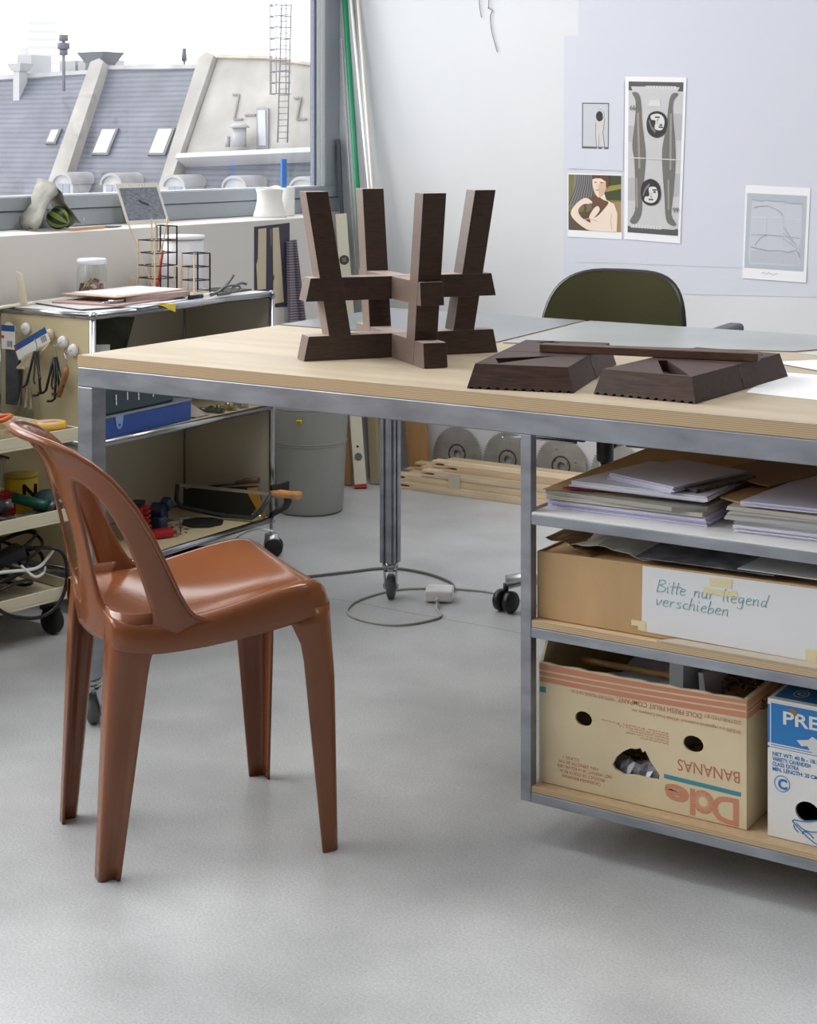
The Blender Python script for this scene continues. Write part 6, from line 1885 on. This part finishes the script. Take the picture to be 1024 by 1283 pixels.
def crumple(name, xa, xb, ya, yb, zf, m, label, amp=.006, n=12, seed=1, cat='paper'):
    r = random.Random(seed)
    ph = [r.uniform(0, 6.28) for _ in range(4)]
    b = MB(); rows = []
    for i in range(n + 1):
        row = []
        for j in range(n + 1):
            x, y = xa + (xb - xa) * i / n, ya + (yb - ya) * j / n
            z = zf(i / n, j / n) + amp * (math.sin(i * .9 + ph[0]) * math.cos(j * .8 + ph[1]) + .5 * math.sin(i * 1.7 + j * 1.1 + ph[2]))
            row.append(V((x + amp * .5 * math.sin(j + ph[3]), y + amp * .4 * math.cos(i + ph[2]), z)))
        rows.append(row)
    b.grid(rows, smooth=False)
    return tag(b.build(name, m, solid=.0006), label, cat)
zt = lambda u, v: Z2 + .116 + .010 * u
crumple('kraft_wrap', -1.326, -1.24, 2.480, 2.74, lambda u, v: Z2 + .117 + .020 * (1 - u), mat('dark_kraft', (140, 104, 68), .7), 'folded brown wrapping paper at the left end of the carton top', .003, 8, 3)
crumple('crumpled_paper', -1.300, -1.13, 2.482, 2.78, lambda u, v: Z2 + .1225 + .026 * math.sin(math.pi * min(1, u * 1.2)) * (.4 + .6 * v), mat('offwhite_wrapping', (206, 202, 190), .7), 'crumpled off white wrapping paper on top of the flat carton', .004, 12, 5)
b = MB(); b.hexa([V(p) for p in ((-1.16, 2.478, Z2 + .124), (-.92, 2.474, Z2 + .128), (-.90, 2.78, Z2 + .140), (-1.14, 2.78, Z2 + .146), (-1.16, 2.478, Z2 + .1255), (-.92, 2.474, Z2 + .1295), (-.90, 2.78, Z2 + .1415), (-1.14, 2.78, Z2 + .1475))])
tag(b.build('printed_sheet', mat('dark_printed_sheet', (76, 78, 84), .5, var=.35, scale=26, rgb2=(128, 128, 136))), 'dark grey printed sheet lying on the carton beside the crumpled paper', 'paper')
b = MB(); b.hexa([V(p) for p in ((-.98, 2.473, Z2 + .131), (-.56, 2.473, Z2 + .134), (-.56, 2.80, Z2 + .146), (-.94, 2.80, Z2 + .144), (-.98, 2.473, Z2 + .1325), (-.56, 2.473, Z2 + .1365), (-.56, 2.80, Z2 + .1485), (-.94, 2.80, Z2 + .1455))])
tag(b.build('white_sheet', PAPERG), 'pale sheet lying on the right part of the flat carton', 'paper')

# ---------------------------------------------------------------- banana carton
Z3 = .0992
bx_ = thing('banana_carton', 'worn tan fruit carton with red print standing upside down on the bottom shelf', 'box', (-1.15, 2.65, Z3))
X0, X1, YF, YB, HT = -1.338, -.967, 2.478, 2.86, .203
FX = lambda x: x - X0
FZ = lambda z: z - Z3
mouth = [(-1.200, .156), (-1.193, .170), (-1.180, .182), (-1.168, .189), (-1.158, .1895), (-1.150, .193), (-1.146, .1865), (-1.141, .190), (-1.133, .176), (-1.124, .165), (-1.116, .156), (-1.117, .147), (-1.135, .146), (-1.158, .146), (-1.180, .143), (-1.196, .149)]
hole_l = [(-1.2540 + .0155 * math.cos(a) * (1 if k % 2 else 1.03), .2210 + .0125 * math.sin(a)) for k, a in enumerate([i * .349 for i in range(18)])]
hole_r = [(-1.0570 + .0175 * math.cos(a), .2175 + .0135 * math.sin(a)) for a in [i * .349 for i in range(18)]]
fr = ((X0, YF, Z3), (1, 0, 0), (0, 0, 1))
top = [(FX(X1) * k / 20, HT + .0012 * math.sin(k * 2.1) + .003 * k / 20) for k in range(20, -1, -1)]
b = MB()
b.prism([(0, .0005), (X1 - X0, .0005)] + top, fr, .005, 0, holes=[[(FX(x), FZ(z)) for x, z in h_] for h_ in (mouth, hole_l, hole_r)])
RED_ = mat('faded_red_print', (204, 138, 108), .7); TEAL = mat('teal_print', (62, 142, 156), .7); TXT = mat('brick_red_print', (190, 116, 92), .7)
def strip(xa, xb, za0, za1, zb0, zb1, mi, eps=.0003):
    n = 12
    for k in range(n):
        t0, t1 = k / n, (k + 1) / n
        sag = lambda t: -.002 * math.sin(math.pi * t)
        p = [(xa + (xb - xa) * t0, za0 + (zb0 - za0) * t0 + sag(t0)), (xa + (xb - xa) * t1, za0 + (zb0 - za0) * t1 + sag(t1)), (xa + (xb - xa) * t1, za1 + (zb1 - za1) * t1 + sag(t1)), (xa + (xb - xa) * t0, za1 + (zb1 - za1) * t0 + sag(t0))]
        b.face([(x, YF - eps, z) for x, z in p], mi)
strip(-1.3375, -.9675, .290, .3005, .2985, .3040, 1); strip(-1.3375, -.9675, .2805, .2870, .2880, .2955, 1); strip(-1.3375, -.9675, .2700, .2780, .2760, .2855, 1)
b.face([(x, YF - .0003, z) for x, z in ((-1.3370, .252), (-1.325, .252), (-1.325, .2615), (-1.3370, .2615))], 2)
UD = lambda x, z: ((x, YF, z), (-1, 0, 0), (0, 0, -1))
b.text('DISTRIBUTED BY', UD(-.976, .2700), .0085, 3, wid=.062); b.text('DOLE FRESH FRUIT COMPANY,', UD(-1.042, .2690), .0115, 3, bold=.0001, wid=.150); b.text('WESTLAKE VILLAGE, CA 91361', UD(-1.197, .2665), .0078, 3, wid=.080)
b.text('DOLE\u00ae is a registered trademark of Dole Food Company, Inc.', UD(-.976, .2545), .0075, 3, wid=.190)
for k in range(5):
    b.text(('Dole, un nom de marque', 'Productos de la mejor calidad', 'Empaque para fruta fresca', 'Producto de Costa Rica S.A.', 'Dole Fresh Fruit')[k], UD(-1.100, .2105 + .0042 * k), .0042, 3, wid=(.05, .075, .07, .09, .12)[k])
for k, q in enumerate(('CAVENDISH BANANAS', 'PRODUCT OF COSTA RICA', 'NET WEIGHT 18.14 KG (40 LBS)', 'MIN. LENGTH 20 CM', 'CLASS 1')):
    b.text(q, UD((-1.222, -1.214, -1.202, -1.226, -1.262)[k], .1205 + .0080 * k), .0074, 3, wid=(.072, .083, .100, .074, .030)[k])
b.text('BANANAS', UD(-.9765, .1885), .0265, 3, wid=.106)
b.face([(x, YF - .0003, z) for x, z in ((-1.108, .1525), (-.976, .1500), (-.976, .1570), (-1.108, .1595))], 2)
b.text('D', UD(-.976, .1440), .0600, 1, bold=.0012, wid=.046); b.text('l', UD(-1.052, .1440), .058, 1, bold=.0016); b.text('e', UD(-1.064, .1440), .050, 1, bold=.0018, wid=.042)
cxs, czs = -1.040, .1285
b.face([(cxs + .0185 * math.cos(a), YF - .0006, czs + .0185 * math.sin(a)) for a in [k * 6.2832 / 28 for k in range(28)]][::-1], 1)
b.face([(cxs + .0075 * math.cos(a), YF - .0008, czs + .0075 * math.sin(a)) for a in [k * 6.2832 / 18 for k in range(18)]][::-1], 4)
for k in range(24):
    a = k * 6.2832 / 24
    l = .022 if k % 2 else .017
    d = V((math.cos(a), 0, math.sin(a))); pz = V((-math.sin(a), 0, math.cos(a))) * .0006
    c_ = V((cxs, YF - .0008, czs))
    b.face([c_ + d * .007 + pz, c_ + d * .007 - pz, c_ + d * l], 4)
b.build('front_panel', [CARD, RED_, TEAL, TXT, mat('card_reveal', (226, 206, 166), .7)], bx_, normals=False)
# side, back and bottom walls, left flap standing up, contents
b = MB()
b.prism([(0, .0005), (YB - YF - .0055, .0005), (YB - YF - .0055, HT + .055), (.13, HT + .060), (.06, HT + .052), (.02, HT + .035), (.004, HT + .010), (0, HT)], ((X0 + .005, YF + .0052, Z3), (0, 1, 0), (0, 0, 1)), .005)
b.build('side_panel', CARD, bx_, normals=False)
b = MB()
b.prism([(0, .0005), (YB - YF - .0055, .0005), (YB - YF - .0055, HT + .01), (0, HT + .004)], ((X1, YF + .0052, Z3), (0, 1, 0), (0, 0, 1)), .005, 0)
for q in ((.1925, .2030), (.1850, .1905), (.1740, .1830)):
    b.face([(X1 + .0003, YF + .0055, Z3 + q[0]), (X1 + .0003, YB - .002, Z3 + q[0] + .004), (X1 + .0003, YB - .002, Z3 + q[1] + .004), (X1 + .0003, YF + .0055, Z3 + q[1])], 1)
b.tube([(X1 + .0006, 2.66 + .075 * math.cos(a), Z3 + .10 + .055 * math.sin(a)) for a in [1.9 + k * .16 for k in range(16)]], .0007, 4, 2)
b.build('side_panel', [CARD, RED_, TXT], bx_, normals=False)
b = MB(); b.box(X0 + .006, X1 - .006, YB - .0055, YB - .0005, Z3 + .0005, Z3 + HT + .04); b.build('back_panel', CARD, bx_)
b = MB(); b.box(X0 + .006, X1 - .006, YF + .006, YB - .006, Z3 + .0005, Z3 + .005); b.build('bottom_panel', CARD, bx_)
BAM = mat('bamboo', (170, 134, 76), .45, var=.15, scale=30)
def bamboo(p, q, r, label):
    p, q = V(p), V(q)
    pts, rad = [], []
    for k in range(25):
        pts.append(p + (q - p) * k / 24)
        rad.append(r * (1.22 if k % 6 == 3 else 1.0))
    b = MB(); b.tube(pts, r, 10, radii=rad)
    tag(b.build('bamboo_cane', BAM), label, 'cane', 'bamboo canes in the fruit carton')
bamboo((-1.30, 2.56, Z3 + .192), (-1.095, 2.525, Z3 + .206), .0055, 'bamboo cane lying just inside the front edge of the fruit carton')
bamboo((-1.20, 2.66, Z3 + .215), (-1.05, 2.585, Z3 + .243), .0065, 'bamboo cane lying higher, behind the front one in the fruit carton')
bamboo((-1.31, 2.70, Z3 + .19), (-1.12, 2.62, Z3 + .20), .007, 'dark bamboo cane deep at the left of the fruit carton')
crumple('blue_white_cloth', -1.24, -1.09, 2.53, 2.66, lambda u, v: Z3 + .178 + .014 * u, mat('pale_blue_cloth', (200, 206, 222), .7), 'pale blue white cloth bunched beneath the bamboo canes in the carton', .004, 8, 8, 'cloth')
b = MB(); b.hexa([V(p) for p in ((-1.108, 2.495, Z3 + .10), (-1.083, 2.493, Z3 + .10), (-1.064, 2.56, Z3 + .10), (-1.089, 2.562, Z3 + .10), (-1.108, 2.500, Z3 + .236), (-1.083, 2.498, Z3 + .236), (-1.064, 2.565, Z3 + .236), (-1.089, 2.567, Z3 + .236))])
tag(b.build('grey_block', mat('grey_foam', (168, 170, 176), .6)), 'upright pale grey rectangular piece standing in the fruit carton', 'block')
b = MB(); b.hexa([V(p) for p in ((-1.050, 2.50, Z3 + .13), (-1.035, 2.50, Z3 + .13), (-1.02, 2.56, Z3 + .13), (-1.045, 2.57, Z3 + .13), (-1.060, 2.505, Z3 + .226), (-1.052, 2.505, Z3 + .226), (-1.03, 2.565, Z3 + .226), (-1.05, 2.57, Z3 + .226))])
tag(b.build('grey_wedge', MATS['grey_foam']), 'slanted pale grey piece right of the upright one in the fruit carton', 'block')
b = MB(); b.rbox((-1.02, 2.63, Z3 + .21), (.05, .04, .02), .4, .2)
tag(b.build('green_scrap', mat('deep_green_scrap', (22, 62, 46), .6)), 'dark green scrap lying behind the grey pieces in the carton', 'scrap')
r = random.Random(4)
b = MB()
for k in range(90):
    a = r.uniform(0, 6.28); th = r.uniform(0, 1.35)
    c_ = V((-1.013, 2.565, Z3 + .150))
    p = c_ + V((.050 * math.sin(th) * math.cos(a), .05 * math.sin(th) * math.sin(a), .062 * math.cos(th)))
    d = V((r.uniform(-1, 1), r.uniform(-1, 1), r.uniform(-.4, .4))) * .022
    m_ = (p + p - c_).normalized() if False else (p - c_).normalized() * .006
    b.tube([p - d, p + m_, p + d], .0013, 4)
b.lathe([(0, .062), (.03, .052), (.044, .03), (.046, 0), (.044, -.02)], c=(-1.013, 2.565, Z3 + .143), seg=16)
tag(b.build('wicker_ball', mat('wicker', (104, 72, 48), .7)), 'brown twig ball peeking over the front right rim of the fruit carton', 'ball')
b = MB(); rows = []
for k in range(8):
    rows.append([V((-1.215 + .115 * j / 10, 2.488 + .035 * k / 7 + .003 * math.sin(j * 2 + k), Z3 + .034 + .030 * math.sin(math.pi * min(1, k / 6)) ** .7 + .003 * math.sin(j * 1.7 + k * 1.3))) for j in range(11)])
b.grid(rows, smooth=False); tag(b.build('foil_bag', mat('silver_foil', (150, 152, 158), .3, metal=.7)), 'crinkled silvery bag showing through the torn mouth of the carton', 'bag')
b = MB()
for k in range(12):
    b.bar((-1.20 + k * .010, 2.534, Z3 + .03), (-1.20 + k * .010, 2.536, Z3 + .11), .0065, .003)
for k in range(10):
    b.bar((-1.21, 2.531, Z3 + .035 + k * .008), (-1.08, 2.533, Z3 + .035 + k * .008), .004, .003)
tag(b.build('woven_basket', mat('woven_brown', (126, 98, 62), .7)), 'brown woven basketwork behind the silvery bag inside the carton', 'basket')

# ---------------------------------------------------------------- white and blue carton
wc = thing('fruit_carton', 'white fruit carton with blue print at the right edge of the bottom shelf', 'box', (-.75, 2.65, Z3))
A0, A1, HB = -.932, -.55, .2115
b = MB()
BLU = mat('carton_blue', (40, 122, 190), .6); WCA = mat('white_carton', (226, 226, 224), .65)
hl_ = [(.0640 + .0195 * math.cos(a), .0500 + .0165 * math.sin(a)) for a in [i * .314 for i in range(20)]]
b.prism([(0, .0005), (A1 - A0, .0005), (A1 - A0, HB), (0, HB)], ((A0, YF, Z3), (1, 0, 0), (0, 0, 1)), .005, 0, holes=[hl_])
FF = lambda x, z: ((x, YF, z), (1, 0, 0), (0, 0, 1))
def q4(xa, xb, za, zb, mi, e=.0003):
    b.face([(xa, YF - e, za), (xb, YF - e, za), (xb, YF - e, zb), (xa, YF - e, zb)], mi)
q4(-.9265, A1 - .01, .2460, .3085, 1); q4(-.9265, A1 - .01, .2425, .2437, 1); q4(-.9265, A1 - .01, .2390, .2400, 1); q4(A0, A0 + .0035, .2460, .306, 1); q4(A0, A0 + .0035, .238, .241, 1)
b.text('PRE', FF(-.9085, .2790), .0285, 0, .0007, bold=.0006, wid=.058)
for k, q in enumerate(('NET WT: 40 lb - 18.14', 'VARIETY: CAVENDISH', 'CLASS: EXTRA', 'MIN. LENGTH: 20 CM')):
    b.text(q, FF(-.9245, .2268 - .0079 * k), .0085, 1, bold=.0002, wid=(.078, .062, .043, .073)[k])
for (ra, rb) in ((.0128, .0116),):
    n = 32
    for k in range(n):
        a0, a1 = k * 6.2832 / n, (k + 1) * 6.2832 / n
        b.face([(-.9085 + ra * math.cos(a0), YF - .0003, .1850 + ra * math.sin(a0)), (-.9085 + ra * math.cos(a1), YF - .0003, .1850 + ra * math.sin(a1)), (-.9085 + rb * math.cos(a1), YF - .0003, .1850 + rb * math.sin(a1)), (-.9085 + rb * math.cos(a0), YF - .0003, .1850 + rb * math.sin(a0))], 1)
b.text('C', FF(-.9153, .1772), .0215, 1, bold=.0009)
for line in ([(-.892, .124), (-.884, .117), (-.874, .109), (-.860, .100), (-.850, .096)], [(-.892, .124), (-.888, .127), (-.876, .127), (-.862, .131), (-.850, .134)], [(-.886, .122), (-.874, .115), (-.862, .114), (-.848, .117)], [(-.890, .119), (-.888, .113), (-.882, .109)], [(-.876, .108), (-.874, .112), (-.866, .111), (-.858, .105)]):
    b.tube([(q.x, YF - .0004, q.y + .0065) for q in spline(line, 4)], .0009, 4, 1)
b.face([(x, YF - .0009, z) for x, z in ((-.885, .258), (-.877, .250), (-.868, .252), (-.862, .244), (-.850, .2395), (-.846, .262), (-.860, .268), (-.866, .262))], 2)
b.face([(x, YF - .0009, z) for x, z in ((-.900, .303), (-.893, .300), (-.888, .2935), (-.884, .297), (-.885, .303), (-.892, .306))], 3)
b.build('front_panel', [WCA, BLU, mat('torn_white_layer', (214, 214, 212), .8), mat('torn_card', (150, 112, 78), .8)], wc, normals=False)
b = MB()
b.prism([(0, .0005), (.34, .0005), (.34, HB), (0, HB)], ((A0, YF + .345, Z3), (0, -1, 0), (0, 0, 1)), .005, 0)
b.build('side_panel', WCA, wc, normals=False)
b = MB(); b.hexa([V(p) for p in ((A0 + .0055, YF + .0055, Z3 + .004), (A1, YF + .0055, Z3 + .004), (A1, YF + .009, Z3 + .004), (A0 + .0055, YF + .009, Z3 + .004), (A0 + .0055, YF + .0055, Z3 + .006), (A1, YF + .0055, Z3 + .006), (A1, YF + .34, Z3 + .006), (A0 + .0055, YF + .34, Z3 + .006))]); b.build('bottom_panel', WCA, wc)
b = MB(); b.box(A1 - .005, A1, YF + .0055, YF + .345, Z3 + .0005, Z3 + HB); b.build('side_panel', WCA, wc)
b = MB(); b.box(A0 + .0055, A1 - .0055, YF + .340, YF + .345, Z3 + .0065, Z3 + HB); b.build('back_panel', WCA, wc)
b = MB(); b.box(A0, A1, YF + .0005, YF + .345, Z3 + HB + .0003, Z3 + HB + .004); 
zt_ = Z3 + HB + .0043
b.face([(A0 + .006, YF + .012, zt_), (A1, YF + .012, zt_), (A1, YF + .30, zt_), (A0 + .006, YF + .30, zt_)], 1)
n = 24
for k in range(n):
    a0, a1 = k * 6.2832 / n, (k + 1) * 6.2832 / n
    b.face([(-.893 + r_ * .012 * math.cos(a), YF + .045 + r_ * .018 * math.sin(a), zt_ + .0003) for r_, a in ((1, a0), (1, a1), (.86, a1), (.86, a0))], 0)
b.text('C', ((-.8995, YF + .0365, zt_ + .0002), (1, 0, 0), (0, 1, 0)), .020, 0, bold=.0006)
b.build('lid', [WCA, BLU], wc, normals=False)
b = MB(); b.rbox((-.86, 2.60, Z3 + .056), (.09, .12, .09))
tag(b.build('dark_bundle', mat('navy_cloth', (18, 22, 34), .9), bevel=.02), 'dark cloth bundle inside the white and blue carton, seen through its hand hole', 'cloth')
